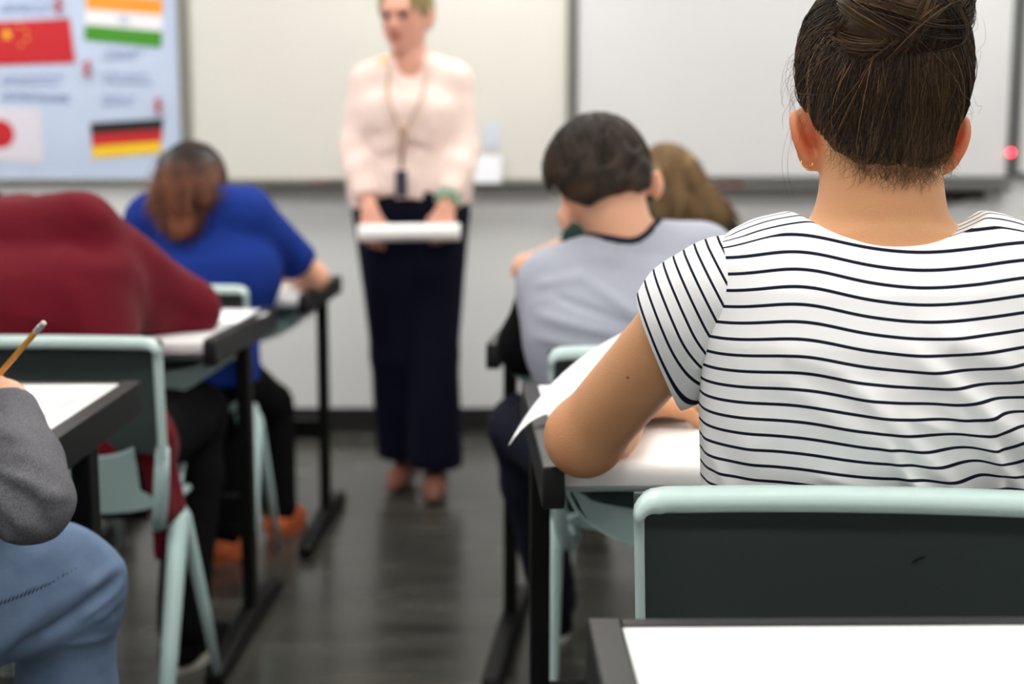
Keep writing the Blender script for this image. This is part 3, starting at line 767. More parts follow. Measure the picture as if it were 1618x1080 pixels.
# ---- the girl in the striped shirt (in focus)
def striped_girl():
    cx = .398; org = A_(cx, 1.43, 0)
    t = person('girl with a dark bun in a white shirt with thin navy stripes, seen from behind', org)
    H = Fr(P(1391, 140, 1.445), (0, .93, -.28), (0, .28, .93)); g = 1.0
    J = dict(pel=A_(cx, 1.43, .53), chest=A_(cx, 1.43, .88), neck=P(1390, 345, 1.435), sl=A_(cx-.180, 1.43, .982), sr=A_(cx+.180, 1.43, .982),
             el=P(924, 690, 1.595), er=A_(.68, 1.62, .785), wl=P(1006, 640, 1.86), wr=A_(.52, 1.80, .775), kl=A_(cx-.13, 1.82, .54), kr=A_(cx+.13, 1.82, .54),
             al=A_(cx-.13, 1.86, .09), ar=A_(cx+.13, 1.86, .09))
    prims = head_prims(H, g, ears=False)
    prims += [cone(H(0, -.012, -.045), J['neck']+A_(0, .0, .0), .059, .061, .03),
              cone(J['neck'], J['neck']-A_(0, 0, .06), .061, .08, .03)]
    prims += [cone(J['neck']+A_(0, .0, -.045), J['s'+s]+A_(0, 0, .005), .044, .034, .04) for s in 'lr']
    tz = [(.44, .15, .10), (.55, .15, .105), (.70, .145, .10), (.85, .165, .105), (.95, .17, .10), (1.0, .17, .085), (1.02, .14, .06), (1.03, .1, .045)]
    prims += [stack([(z, cx, 1.462-.032*min(1, max(0, (z-.78)/.1)), a, b) for z, a, b in tz], k=.03)]
    prims += arm_prims(J, 'l', r=(.0455, .0455, .025))+arm_prims(J, 'r', r=(.045, .037, .026))
    prims += hand_prims(J['wl'], (.75, .6, -.1), (.3, -.1, -.9), -1, .75)+hand_prims(J['wr'], (-.6, .7, -.1), (0, .1, -1), 1, .5)
    prims += leg_prims(J, 'l')+leg_prims(J, 'r')+foot_prims(J['al'], (0, 1))+foot_prims(J['ar'], (0, 1))
    # ears, standing out, with a rolled rim and a lobe
    ears = []
    for s, (px, py) in ((-1, (1268, 222)), (1, (1508, 228))):
        c = P(px, py, 1.452); up = unit(A_(s*.30, 0.12, 1)); bk = unit(A_(s*.62, -.78, .1)); bk = unit(bk-up*(bk@up)); nr = np.cross(bk, up)
        ears.append(c)
        prims.append(ell(c-bk*.004, [.005, .015, .027], np.array([nr, bk, up]), k=.006))
        prims.append(cone(c-bk*.02+up*.0, H(s*.06, .0, -.012), .015, .02, k=.012))
        ring = [c+bk*(math.cos(a)*.0135-.002)+up*(math.sin(a)*.0245+.004) for a in np.linspace(-1.15, 2.9, 12)]
        for a, b in zip(ring, ring[1:]): prims.append(cone(a, b, .0046, k=.005))
        prims.append(cone(c-up*.02, c-up*.027-bk*.004, .0085, .0078, k=.008))
    tone = tone_attr([(ears[0], .028, .85), (ears[1], .028, .95), (J['el'], .05, .2), (J['wl'], .12, .05)], .0)
    soft('body', prims, .0036, M['skinA'], t, org, attr=tone, it=1)
    eyes(H, t, org)
    for a in (ears[0]-A_(.002, .004, .0),):    # a small hoop in the left ear lobe
        c = ears[0]+A_(.0035, -.009, -.024)
        MB().tube([c+A_(math.cos(q)*.006, math.sin(q)*.003, math.sin(q)*.006) for q in np.linspace(0, 2*math.pi, 17)], .0007, 5, cap=False).build('earring', M['gold'], t, True, org=org)
    c0 = A_(0, 0, CAM_H); dr = unit(P(992, 596, 1.5)-c0); p = c0+dr*1.2; ap = arm_prims(J, 'l', r=(.0455, .0455, .025))
    for _ in range(60):
        f = min(float(dist(q, p[0], p[1], p[2])) for q in ap)
        if f < .0005: break
        p = p+dr*f
    MB().tube([p-dr*.0012, p-dr*.0002, p+dr*.003], [.0008, .0018, .0018], 8).build('mole', M['brown'], t, True, org=org)
    # shirt body
    sz = [(.46, .180, .128), (.55, .180, .128), (.66, .180, .126), (.75, .185, .125), (.85, .192, .125), (.93, .197, .12), (.985, .196, .105), (1.012, .191, .09), (1.030, .182, .075), (1.044, .164, .062), (1.056, .140, .053), (1.064, .11, .045), (1.068, .08, .03)]
    sp = [stack([(z, cx+.002, 1.462-.032*min(1, max(0, (z-.78)/.1)) if z < .93 else 1.43-(z-.93)*.06, a, b) for z, a, b in sz], k=.01, pw=2.35)]
    def neck(F, X, Y, Z):
        x = (X-(cx+.0))/.095; zc = 1.030+.030*np.abs(x)**2.2-.10*np.clip((Y-1.43)/.1, 0, 1)
        V = np.maximum(zc-Z, np.abs(X-cx)-.108)
        F = np.maximum(F, -np.broadcast_to(V, F.shape))
        return F
    # armhole: cut the shirt body where the sleeve is set in
    for s in (-1, 1): pass
    Y_ = 1.31
    Fd = [(P(a, b, Y_), P(c, d, Y_), w_, h_, 1) for a, b, c, d, w_, h_ in (
        (1240, 560, 1330, 590, .010, .002), (1440, 560, 1700, 760, .012, .0075), (1330, 590, 1560, 820, .011, .0055), (1480, 520, 1700, 640, .014, .006),
        (1395, 690, 1490, 830, .007, .0065), (1250, 610, 1400, 720, .012, .003), (1120, 700, 1190, 830, .007, .004), (1560, 640, 1600, 820, .009, .006),
        (1135, 710, 1150, 820, .004, .004), (1200, 700, 1215, 830, .014, .003), (1500, 640, 1640, 790, .008, .005), (1545, 700, 1430, 655, .007, .003), (1225, 400, 1235, 640, .030, .004),
        (1590, 430, 1590, 600, .030, .004), (1400, 430, 1400, 620, .022, -.0035), (1300, 760, 1420, 790, .006, .003), (1440, 760, 1560, 820, .006, .005))]
    def stripes(V):
        x = (V[:, 0]-cx)*.97; z = V[:, 2]
        up = np.clip((z-.80)/.2, 0, 1)
        wv = -.011*np.exp(-((x+.105)/.055)**2)*(.4+.8*up)+.007*np.exp(-((x-.03)/.07)**2)*up+.003*np.sin(x*14+z*9)
        d1 = (x-.02)+(z-.80)*1.0
        wv += .9*np.clip(V[:, 1]-1.375, 0, 1)*np.clip((z-1.02)/.02, 0, 1)
        wv += .004*np.sin(d1*75)*np.clip((x+.02)/.1, 0, 1)*np.clip((.93-z)/.12, 0, 1)
        wv += .022*np.clip((x-.12)/.06, 0, 1)**2*np.clip((.93-z)/.1, 0, 1)
        return {'stripe': (z+wv)/.0168+.05}
    o = soft('shirt', sp, .0032, M['stripe'], t, org, post=neck, wrinkle=.0010, wf=36, ws=4, fold=Fd, attr=stripes, it=2, wsc=(1, 1, .6))
    # sleeves: stripes run round the arm
    for s, e in (('l', -1), ('r', 1)):
        S = J['s'+s]; E2 = J['e'+s]; ax = unit(E2-S); a0 = S-ax*.02+A_(e*.0, 0, 0)
        a0 = S+A_(-e*.006, 0, -.004)
        end = P(1031, 545, 1.45) if s == 'l' else P(1031, 545, 1.45)*A_(-1, 1, 1)+A_(2*cx, 0, 0); nn = unit(A_(e*.93, .12, -.37)); dn = unit(A_(e*-.37, 0, -.93))
        pr = [cone(a0, S+ax*.05, .0545, .057, k=.02), cone(S+ax*.05, S+ax*.2, .057, .061, k=.02), cone(S+A_(-e*.02, 0, 0), S+ax*.03, .053, .054, k=.02),
              cone(S+ax*.07+A_(-e*.022, 0, -.042), S+ax*.115+A_(-e*.03, -.01, -.03), .032, .028, k=.03),
              cut(end, nn, .2)]
        F2 = [(S+ax*.05+A_(-e*.03, -.05, -.03), S+ax*.11+A_(-e*.05, -.04, -.03), .007, .005), (S+ax*.03+A_(-e*.02, -.05, -.03), S+ax*.10+A_(-e*.02, -.06, -.02), .010, .004),
              (S+ax*.02+A_(-e*.03, -.05, -.05), S+ax*.09+A_(-e*.055, -.03, -.035), .008, .005)]
        def sst(V, end=end, nn=nn, dn=dn):
            q = (V-end)@nn; hh = (V-end)@dn; low_ = np.clip(hh+.01, 0, 1)
            q = q*(1-.12*np.clip(hh*12, -1, 1))+3.2*low_**2*np.clip(-q*25, 0, 1)
            return {'stripe': q/.0145+.5+.30}
        soft('sleeve', pr, .0032, M['stripe'], t, org, wrinkle=.0008, wf=40, ws=9, fold=F2, attr=sst, it=2)
    # trousers
    soft('trousers', [stack([(.43, cx, 1.45, .17, .14), (.60, cx, 1.45, .16, .125)], k=.03)]+leg_prims(J, 'l', .012)+leg_prims(J, 'r', .012), .008, M['blackcloth'], t, org)
    for s in 'lr': shoe(J['a'+s], (0, 1), M['blackcloth'], t, org, sole=M['sole'])
    # hair: swept up from the nape and sides into a messy bun on the crown
    hc = P(1392, 105, 1.445)
    cap = [ell(P(1392, 85, 1.455), [.0845, .100, .098], np.array([H.r, H.f, H.u]), k=.02), ell(P(1397, 178, 1.43), [.071, .078, .062], k=.03), ell(P(1412, 238, 1.405), [.058, .044, .030], k=.025),
           ell(P(1396, 120, 1.43), [.078, .085, .07], k=.03)]
    def hairline(F, X, Y, Z):
        x = (X-P(1400, 0, 1.42)[0]); zb = P(1400, 262, 1.38)[2]; 
        zl = zb+np.clip(np.abs(x)-.035, 0, 1)*.95+.0022*np.sin(x*260)+np.clip(Y-1.41, 0, 1)*1.0
        return np.maximum(F, zl-Z)
    def htone(V): return {'tone': np.clip(.10+.25*np.abs(wob(V, 60, 3, (3, 1, .4))), 0, 1)}
    ho = soft('hair', cap, .0035, M['hairA'], t, org, post=hairline, attr=htone, it=1)
    bc = P(1424, 22, 1.375)
    paths = []; tones = []
    N = 5200; r = rng
    # roots around the hairline, seen from behind: nape, then up both sides
    a = r.uniform(-1, 1, N); x = np.sign(a)*np.abs(a)**.8*.082
    zb = P(1400, 268, 1.38)[2]; cxh = P(1400, 0, 1.42)[0]
    roots = np.stack([cxh+x*(1+.05*r.normal(size=N)), 1.352+ (np.abs(x)/.082)**2*.075+.0*x, zb+np.clip(np.abs(x)-.035, 0, 1)*.95+r.normal(0, .006, N)], 1)
    sd = r.random(N) < .32
    roots[sd, 1] = r.uniform(1.40, 1.50, sd.sum()); roots[sd, 0] = cxh+np.sign(x[sd])*.088; roots[sd, 2] = r.uniform(zb+.05, zb+.16, sd.sum())
    d0 = roots-hc; d0 /= np.linalg.norm(d0, axis=1, keepdims=True)
    tgt = bc+r.normal(0, .016, (N, 3))-hc; tgt += np.stack([np.clip(x*.35, -.03, .03), 0*x, 0*x], 1); d1 = tgt/np.linalg.norm(tgt, axis=1, keepdims=True)
    pp = slerp_paths(hc, d0, d1, cap, 16, .0022, .035, 5)
    lock = np.floor((a+1)*24).astype(int); lt = r.uniform(0, .34, 50)[lock]
    tn = np.clip(lt*r.uniform(.2, 1.3, N)+np.where(r.random(N) < .09, .6, 0), 0, 1)
    V, F, T = strands_mesh(pp, .00050, tn); tag(mk('hair_strands', V, F, M['hairA'], ho, org=org, attrs={'tone': T}), kind='stuff')
    # bun: a twisted core wrapped by locks
    bp = [ell(bc, [.058, .044, .049], k=.02), ell(bc+A_(-.028, -.004, -.018), [.026, .03, .03], k=.02), ell(bc+A_(.03, 0, .008), [.03, .03, .032], k=.02), ell(bc+A_(0, .02, -.02), [.05, .03, .04], k=.02)]
    bo = soft('bun', bp, .0035, M['hairA'], t, org, attr=htone, wrinkle=.003, wf=70, ws=2)
    pl = []; tl = []
    for k in range(52):
        n1 = unit(r.normal(size=3)*A_(1, .7, 1)+A_(0, -.3, 0)); u1 = unit(np.cross(n1, r.normal(size=3))); v1 = np.cross(n1, u1)
        m = 22; a0 = r.uniform(0, 6.28); sp_ = r.uniform(2.2, 4.2); off = r.uniform(-.6, .6); base = r.uniform(.0, .5)
        for q in range(46):
            th = a0+np.linspace(0, sp_, m)+r.normal(0, .08); w2 = off+r.normal(0, .09)
            D = u1[None]*np.cos(th)[:, None]+v1[None]*np.sin(th)[:, None]+n1[None]*(w2+.08*np.sin(th*2+k))[:, None]
            D /= np.linalg.norm(D, axis=1, keepdims=True)
            R = ray_radius(bp, bc, D, .15)+.0015+abs(r.normal(0, .0025))+.003*np.sin(np.linspace(0, math.pi, m))
            pl.append(bc+D*R[:, None]); tl.append(min(1, base*r.uniform(.3, 1.3)))
    V, F, T = strands_mesh(np.array(pl), .00055, np.array(tl)); tag(mk('bun_strands', V, F, M['hairA'], bo, org=org, attrs={'tone': T}), kind='stuff')
    # fly-aways and curly baby hairs
    pl = []; tl = []
    for k in range(420):     # curls at the nape
        x = r.uniform(-.062, .062); z = zb+max(0, abs(x)-.035)*.95+r.uniform(-.003, .014); y = 1.362+(x/.082)**2*.05
        D = unit(A_(cxh+x, y, z)-hc); R = ray_radius(cap, hc, D[None])[0]; p0 = hc+D*(min(R, .16)+.0005)
        L = r.uniform(.008, .030); cr = r.uniform(.0015, .0045); ph = r.uniform(0, 6); m = 16; tt = np.linspace(0, 1, m); sdx = r.normal(0, .5)
        q = p0+np.outer(tt, unit(A_(sdx, .15, -1))*L)+np.stack([np.sin(tt*9+ph)*cr*tt, -.002-np.cos(tt*7+ph)*.0015, np.cos(tt*9+ph)*cr*tt], 1)
        pl.append(q); tl.append(r.uniform(.2, .9))
    for k in range(110):     # loose hairs round the outline, most before the left ear
        if k < 55: D = unit(A_(-.95, r.uniform(-.1, .5), r.uniform(-.75, .3)))
        elif k < 95: D = unit(A_(.95, r.uniform(-.2, .4), r.uniform(-.5, .5)))
        else: D = unit(A_(r.uniform(-1, 1), -.3, r.uniform(-.1, .9)))
        p0 = hc+D*ray_radius(cap, hc, D[None])[0]; m = 16; tt = np.linspace(0, 1, m); L = r.uniform(.012, .045)
        side = unit(np.cross(D, [0, 1, 0])+r.normal(0, .3, 3)); dn = A_(0, 0, -1 if k < 55 else r.choice([-1, 1]))
        q = p0+np.outer(np.sin(tt*2.2)*L*.38, D)+np.outer(tt*L, dn*.8+side*.3)+np.outer(np.sin(tt*r.uniform(4, 12))*.003, side)
        pl.append(q); tl.append(r.uniform(.4, 1))
    for sx in (0, .006):     # two long wisps hanging from the left ear
        tt = np.linspace(0, 1, 16); p0 = P(1252, 190, 1.47); pl.append(p0+np.stack([tt*.0+sx-.010*np.sin(tt*3), 0*tt, -.085*tt-.01*sx], 1)); tl.append(.7)
    V, F, T = strands_mesh(np.array(pl), .00016, np.array(tl)); tag(mk('loose_hairs', V, F, M['hairA'], ho, org=org, attrs={'tone': T}), kind='stuff')
    return J
JG = striped_girl()

# ---- a seated student with clothing as children
def student(label, J, H, skin, top, top_r, sleeve, legs_mat, voxel=.007, g=0.97, hair=None, shoes=None, flare=.006, ws=3, wr=.003, fold=None, neckcut=True, curl=(.5, .5), hands=None, top_g=.014, sl_mat=None, sl_g=.010, b=1.0, hem_z=-.02, extra=(), extra_body=()):
    org = A_(J['pel'][0], J['pel'][1], 0); t = person(label, org)
    pr = head_prims(H, g)+[cone(H(0, -.02, -.05), J['neck'], .054, .056, .04)]+torso_prims(J, -.006, b)
    for s in 'lr': pr += arm_prims(J, s, 0, b)+leg_prims(J, s, 0, b)+foot_prims(J['a'+s], J.get('f'+s, (0, 1)))
    hands = hands or {}
    for s, e in (('l', -1), ('r', 1)):
        d, n, cu = hands.get(s, (unit(J['w'+s]-J['e'+s]), A_(0, 0, -1), .6)); pr += hand_prims(J['w'+s], d, n, e, cu, .95)
    pr += list(extra_body)
    tone = tone_attr([(H(s*.08, -.01, -.005), .03, .8) for s in (-1, 1)]+[(J['wr'], .1, .25), (J['wl'], .1, .25)])
    soft('body', pr, voxel, M[skin], t, org, attr=tone)
    eyes(H, t, org, g)
    tp = torso_prims(J, top_g, b)+list(extra); cuts = []
    if sl_mat is None:
        for s in 'lr':
            tp += arm_prims(J, s, sl_g, b, sleeve, k=.03); S, E_, W_ = J['s'+s], J['e'+s], J['w'+s]
            p = S+(E_-S)*sleeve if sleeve <= 1 else E_+(W_-E_)*(sleeve-1); n = unit(E_-S) if sleeve <= 1 else unit(W_-E_)
            cuts.append(cut(p-n*.002, n, .085))
    nc = [cone(J['neck']-(H.c-J['neck'])*.06, J['neck']+(H.c-J['neck'])*.9, .066, .075, k=.006, op='sub')] if neckcut else []
    hem = [cut(J['pel']+A_(0, 0, hem_z), (0, 0, -1), .4)] if hem_z is not None else []
    o = soft('top', tp+cuts+nc+hem, voxel, M[top], t, org, wrinkle=wr, wf=22, ws=ws, fold=fold, it=2)
    if sl_mat is not None:
        for s in 'lr':
            S, E_, W_ = J['s'+s], J['e'+s], J['w'+s]; p = S+(E_-S)*sleeve if sleeve <= 1 else E_+(W_-E_)*(sleeve-1); n = unit(E_-S) if sleeve <= 1 else unit(W_-E_)
            soft('sleeve', arm_prims(J, s, sl_g+.004, b, sleeve, k=.03)+[cut(p-n*.002, n, .085)], voxel, M[sl_mat], t, org, wrinkle=wr*.6, wf=26, ws=ws+3, it=2)
    lp = [cone(J['pel']-unit(J['sr']-J['sl'])*.07*b, J['pel']+unit(J['sr']-J['sl'])*.07*b, .108*b, k=.04)]
    for s in 'lr': lp += leg_prims(J, s, .012, b, flare)
    soft('trousers', lp, voxel, M[legs_mat], t, org, wrinkle=.002, wf=26, ws=ws+1)
    for s in 'lr': shoe(J['a'+s], J.get('f'+s, (0, 1)), M[shoes[0]], t, org, sole=M[shoes[1]] if shoes[1] else None)
    return t, org

def cap_hair(t, org, H, m, g, low=-.06, side=-.02, yb=-.05, fat=.012, voxel=.006, extra=(), face=.035, wr=.002, tone=.2, tonef=None, seed=1, strands=500, sr=.0009, wav=.05, crown=(0, -.05, .1), name='hair'):
    """hair cap: behind the face line, down to the nape, sides above the ears"""
    pr = [ell(H(0, -.012*g, .024*g), (A_(.072, .092, .088)+fat)*g, H.ax, k=.02), ell(H(0, -.045*g, -.02*g), (A_(.058, .05, .06)+fat*.7)*g, H.ax, k=.04)]+list(extra)
    def post(F, X, Y, Z):
        x = (X-H.c[0])*H.r[0]+(Y-H.c[1])*H.r[1]+(Z-H.c[2])*H.r[2]
        y = (X-H.c[0])*H.f[0]+(Y-H.c[1])*H.f[1]+(Z-H.c[2])*H.f[2]
        z = (X-H.c[0])*H.u[0]+(Y-H.c[1])*H.u[1]+(Z-H.c[2])*H.u[2]
        zl = np.where(y < yb, low, low+(y-yb)*3.5); zl = np.where(zl > side, side, zl)
        zl = np.where(y > face, side+(y-face)*2.6+.02, zl)
        return np.maximum(F, np.minimum(zl-z, .5))
    tf = tonef or (lambda V: np.clip(tone+.3*wob(V, 40, seed, (2, 1, .5)), 0, 1))
    ho = soft(name, pr, voxel, M[m], t, org, post=post, wrinkle=wr, wf=60, ws=seed, attr=lambda V: {'tone': tf(V)})
    if strands:
        r = np.random.default_rng(seed); hc = H(0, -.01, .02)
        D0 = unit(A_(*crown)); a = r.uniform(-2.6, 2.6, strands)
        dl = np.stack([np.sin(a), -np.cos(a), np.full(strands, -.0)], 1)
        zz = np.where(np.abs(a) < 1.4, low*1.0/.1, side/.1-.1+.0); dl[:, 2] = zz+r.uniform(0, .5, strands)
        dl /= np.linalg.norm(dl, axis=1, keepdims=True); d1 = dl@H.ax
        d0 = (D0+r.normal(0, .12, (strands, 3))); d0 /= np.linalg.norm(d0, axis=1, keepdims=True); d0 = d0@H.ax
        pp = slerp_paths(hc, d0, d1, pr, 10, .002, wav, seed)
        V, F, T = strands_mesh(pp, sr, np.zeros(strands)); T = np.clip(tf(V)+np.repeat(r.uniform(-.15, .3, strands), 30), 0, 1)
        tag(mk('hair_strands', V, F, M[m], ho, org=org, attrs={'tone': T}), kind='stuff')
    return ho, pr
def lock_hair(ho, org, m, starts, ends, sag, n, r0, seed, tonef):
    """long locks: bundles of strands from start to end points"""
    r = np.random.default_rng(seed); pl = []; tn = []
    for k in range(n):
        i = r.integers(len(starts)); a = starts[i]+r.normal(0, .012, 3); b = ends[i]+r.normal(0, .016, 3); tt = np.linspace(0, 1, 12)
        mid = (a+b)/2+np.asarray(sag)+r.normal(0, .006, 3)
        q = np.outer((1-tt)**2, a)+np.outer(2*tt*(1-tt), mid)+np.outer(tt**2, b)+np.outer(np.sin(tt*8+k)*.003, r.normal(size=3)); pl.append(q); tn.append(r.uniform(-.2, .3))
    V, F, T = strands_mesh(np.array(pl), r0, np.array(tn)); T = np.clip(T+tonef(V), 0, 1)
    return tag(mk('long_strands', V, F, M[m], ho, org=org, attrs={'tone': T}), kind='stuff')

# ---- boy in grey
def boy():
    cx = .20
    J = dict(pel=A_(.25, 2.47, .54), chest=A_(.215, 2.53, .80), neck=P(1000, 395, 2.56), sl=P(868, 452, 2.55), sr=P(1118, 410, 2.55),
             el=P(834, 545, 2.58), er=A_(.50, 2.74, .785), wl=A_(.12, 2.86, .775), wr=A_(.34, 2.92, .775), kl=P(822, 674, 2.88), kr=A_(.38, 2.86, .54), al=A_(.10, 3.02, .09), ar=A_(.38, 2.86, .09))
    J['pel'][0] = .26
    H = Fr(P(952, 290, 2.60), (-.10, .84, -.42), (-.30, .36, .88))
    fd = [(P(a, b, 2.42), P(c, d, 2.42), w_, h_, 1) for a, b, c, d, w_, h_ in ((850, 455, 930, 440, .010, .006), (920, 440, 1010, 500, .010, .007), (850, 500, 1010, 535, .009, .006), (930, 410, 1060, 420, .012, .005), (850, 535, 1000, 560, .008, .006), (880, 470, 1010, 515, .007, -.006), (940, 395, 990, 425, .01, .004), (1000, 425, 1080, 440, .01, .005))]
    t, org = student('boy with short dark hair in a grey tee shirt with black sleeves, head tilted', J, H, 'skinB', 'grey', None, 1.3, 'navy', hair='hairB', shoes=('blackcloth', 'sole'), g=1.0, sl_mat='blackcloth', fold=fd, b=.98, wr=.003, extra_body=[ell(P(1039, 292, 2.585), [.010, .014, .032], k=.008), cone(P(1039, 292, 2.585), P(1015, 298, 2.61), .012, k=.01), ell(P(892, 343, 2.56), [.010, .014, .028], k=.008), cone(P(892, 343, 2.56), P(905, 340, 2.60), .014, k=.01)])
    # dark collar band
    c = J['neck']; d = unit(H.c-c); u1 = unit(np.cross(d, [0, 1, 0])); v1 = np.cross(d, u1); tp = torso_prims(J, .014, .98); ring = []
    for a in np.linspace(0, 2*math.pi, 33):      # the band lies where the neck opening meets the shirt
        hs = np.linspace(-.07, .08, 60); p = c+np.outer(hs, d)+(u1*math.cos(a)+v1*math.sin(a))*.0725; f = np.full(60, 9.)
        for q in tp: dd = dist(q, p[:, 0], p[:, 1], p[:, 2]); k = q['k']; hh = np.maximum(k-np.abs(f-dd), 0)/k; f = np.minimum(f, dd)-hh*hh*k*.25
        ins = hs[f < 0]; ring.append(c+d*(ins.max() if len(ins) else 0)+(u1*math.cos(a)+v1*math.sin(a))*.0725)
    MB().tube(ring, .0065, 8, cap=False).build('collar', M['navy'], t, True, org=org)
    ex = [ell(H(-.014, -.05, .02), [.074, .07, .078], H.ax, k=.03), ell(H(-.035, .01, .045), [.065, .095, .06], H.ax, k=.03)]
    cap_hair(t, org, H, 'hairB', 1.0, low=-.058, side=.022, fat=.019, extra=ex, face=.045, wr=.004, seed=4, strands=1800, sr=.0013, wav=.08, crown=(.25, -.15, .9), tone=.15,
             tonef=lambda V: np.clip(.08+1.2*np.abs(wob(V, 38, 4, (1.6, 1, 1.6)))*(.35+wob(V, 12, 9)), 0, 1))
boy()

# ---- student with long brown hair in front of the boy
def brown_hair():
    J = dict(wide=.8, pel=A_(.39, 3.62, .54), chest=A_(.39, 3.72, .80), neck=A_(.40, 3.76, .965), sl=P(918, 392, 3.70), sr=A_(.56, 3.74, .915),
             el=P(834, 426, 3.90), er=A_(.60, 3.97, .785), wl=A_(.24, 4.08, .775), wr=A_(.42, 4.08, .775), kl=A_(.25, 4.0, .54), kr=A_(.48, 4.0, .54), al=A_(.25, 4.0, .09), ar=A_(.48, 4.0, .09))
    H = Fr(P(1052, 300, 3.82), (.12, .85, -.5), (.1, .5, .86))
    t, org = student('student with long light brown hair and bare arm, bent over behind the boy', J, H, 'skinB', 'green', None, .02, 'blackcloth', shoes=('blackcloth', None), g=1.0, b=1.1)
    ho, pr = cap_hair(t, org, H, 'hairD', 1.0, low=-.08, side=-.05, fat=.016, seed=6, strands=700, sr=.0014, tone=.5)
    tf = lambda V: np.clip(.5+.5*wob(V, 30, 8, (2, 1, .4)), 0, 1)
    st = [H(.02, -.09, .03), H(.05, -.07, .02), H(.07, -.05, .02), H(.075, -.03, .0), H(-.02, -.1, .0), H(.06, -.07, .05)]
    en = [P(1075, 350, 3.66), P(1105, 355, 3.66), P(1130, 350, 3.66), P(1150, 352, 3.70), P(1050, 352, 3.66), P(1120, 355, 3.66)]
    lock_hair(ho, org, 'hairD', st, en, (.012, -.02, .02), 2200, .0016, 9, tf)
    soft('hair_length', [cone(a, b, .028, .014, k=.02) for a, b in zip(st, en)], .006, M['hairD'], ho, org, attr=lambda V: {'tone': tf(V)})
brown_hair()

# ---- student in blue
def blue():
    J = dict(pel=A_(-.88, 3.56, .54), chest=A_(-.84, 3.66, .80), neck=A_(-.845, 3.70, .99), sl=A_(-.99, 3.66, .955), sr=P(392, 338, 3.66),
             el=A_(-1.09, 3.86, .785), er=P(496, 438, 3.83), wl=A_(-.98, 4.02, .775), wr=A_(-.66, 4.06, .775), kl=A_(-.99, 3.95, .54), kr=P(425, 640, 3.93), al=A_(-.99, 3.90, .09), ar=A_(-.70, 3.88, .09))
    J['al'] = P(352, 860, 3.62); J['al'][2] = .09; J['kl'] = A_(-.86, 3.92, .54); J['fl'] = (0.3, 1); J['fr'] = (.2, 1)
    J['wide'] = 1.0
    H = Fr(P(302, 300, 3.80), (-.05, .62, -.78), (.05, .80, .62))
    t, org = student('student in a blue tee shirt with long dark hair turning brown, bowed over a desk', J, H, 'skinB', 'blue', None, .78, 'blackcloth', shoes=('orange', 'orange'), g=.98, sl_g=.018,
                     fold=[(P(415, 330, 3.55), P(420, 440, 3.55), .02, -.01), (P(250, 400, 3.5), P(380, 410, 3.5), .03, .006)])
    tf = lambda V: np.clip((1.125-V[:, 2])/.07, 0, 1)*(.4+.75*np.clip(wob(V, 40, 8, (2.4, 1, .25))+.5, 0, 1))
    ho, pr = cap_hair(t, org, H, 'hairC', .98, low=-.10, side=-.06, fat=.024, seed=7, strands=900, sr=.0013, tonef=tf, crown=(0, -.5, .7))
    st = [H(-.06, -.07, .03), H(-.03, -.09, .02), H(.0, -.1, .02), H(.03, -.09, .02), H(.06, -.07, .03), H(-.045, -.08, .0), H(.045, -.08, .01)]
    en = [P(250, 330, 3.56), P(262, 350, 3.55), P(283, 368, 3.55), P(305, 350, 3.55), P(325, 318, 3.56), P(275, 362, 3.55), P(300, 360, 3.55)]
    soft('hair_length', [cone(a, b, .03, .016, k=.03) for a, b in zip(st, en)], .006, M['hairC'], ho, org, attr=lambda V: {'tone': tf(V)})
    lock_hair(ho, org, 'hairC', st, en, (0, -.03, .02), 2000, .0014, 12, tf)
blue()

# ---- student in maroon
def maroon():
    J = dict(pel=A_(-.865, 2.60, .54), chest=A_(-.975, 2.68, .82), neck=A_(-1.05, 2.85, .975), sl=A_(-1.14, 2.70, .97), sr=P(128, 362, 2.72),
             el=A_(-1.22, 2.92, .785), er=P(300, 488, 2.96), wl=A_(-1.08, 3.08, .775), wr=A_(-.84, 3.14, .778), kl=A_(-1.03, 3.02, .54), kr=A_(-.73, 3.02, .54), al=A_(-1.03, 3.02, .09), ar=A_(-.73, 2.83, .09))
    J['wide'] = 1.0
    H = Fr(A_(-1.20, 2.98, .93), (-.2, .5, -.84), (-.1, .84, .5)); J['fr'] = (.35, 1)
    fd = [(P(a, b, 2.62), P(c, d, 2.62), w_, h_, 1) for a, b, c, d, w_, h_ in ((90, 400, 190, 430, .02, .006), (70, 300, 160, 350, .02, .004), (130, 440, 150, 540, .02, .006), (30, 420, 60, 540, .025, .005), (200, 400, 300, 470, .018, .005))]
    t, org = student('student in a maroon long sleeved sweater leaning over a desk, cut by the left edge', J, H, 'skinB', 'maroon', None, 1.93, 'blackcloth', shoes=('blackcloth', 'sole'), g=1.0, top_g=.016, sl_g=.022, fold=fd, b=1.0, neckcut=False, extra=[cone(P(170, 430, 2.72), P(262, 492, 2.92), .055, .05, k=.05), cone(P(185, 500, 2.74), P(262, 500, 2.92), .03, .04, k=.05)])
    cap_hair(t, org, H, 'hairB', 1.0, low=-.058, side=-.01, fat=.014, seed=5, strands=300)
    # the sweater's tail hanging down beside the seat
    a = P(246, 690, 2.56); b = P(262, 800, 2.56); c = P(252, 878, 2.56)
    soft('sweater_tail', [cone(A_(-.75, 2.6, .60), a, .05, .034, k=.03), cone(a, b, .030, .034, k=.02), cone(a-A_(0, .05, 0), b-A_(0, .04, 0), .02, .024, k=.02), cone(b, c, .026, .008, k=.02)], .006, M['maroon'], t, org, wrinkle=.004, wf=40, ws=5)
maroon()

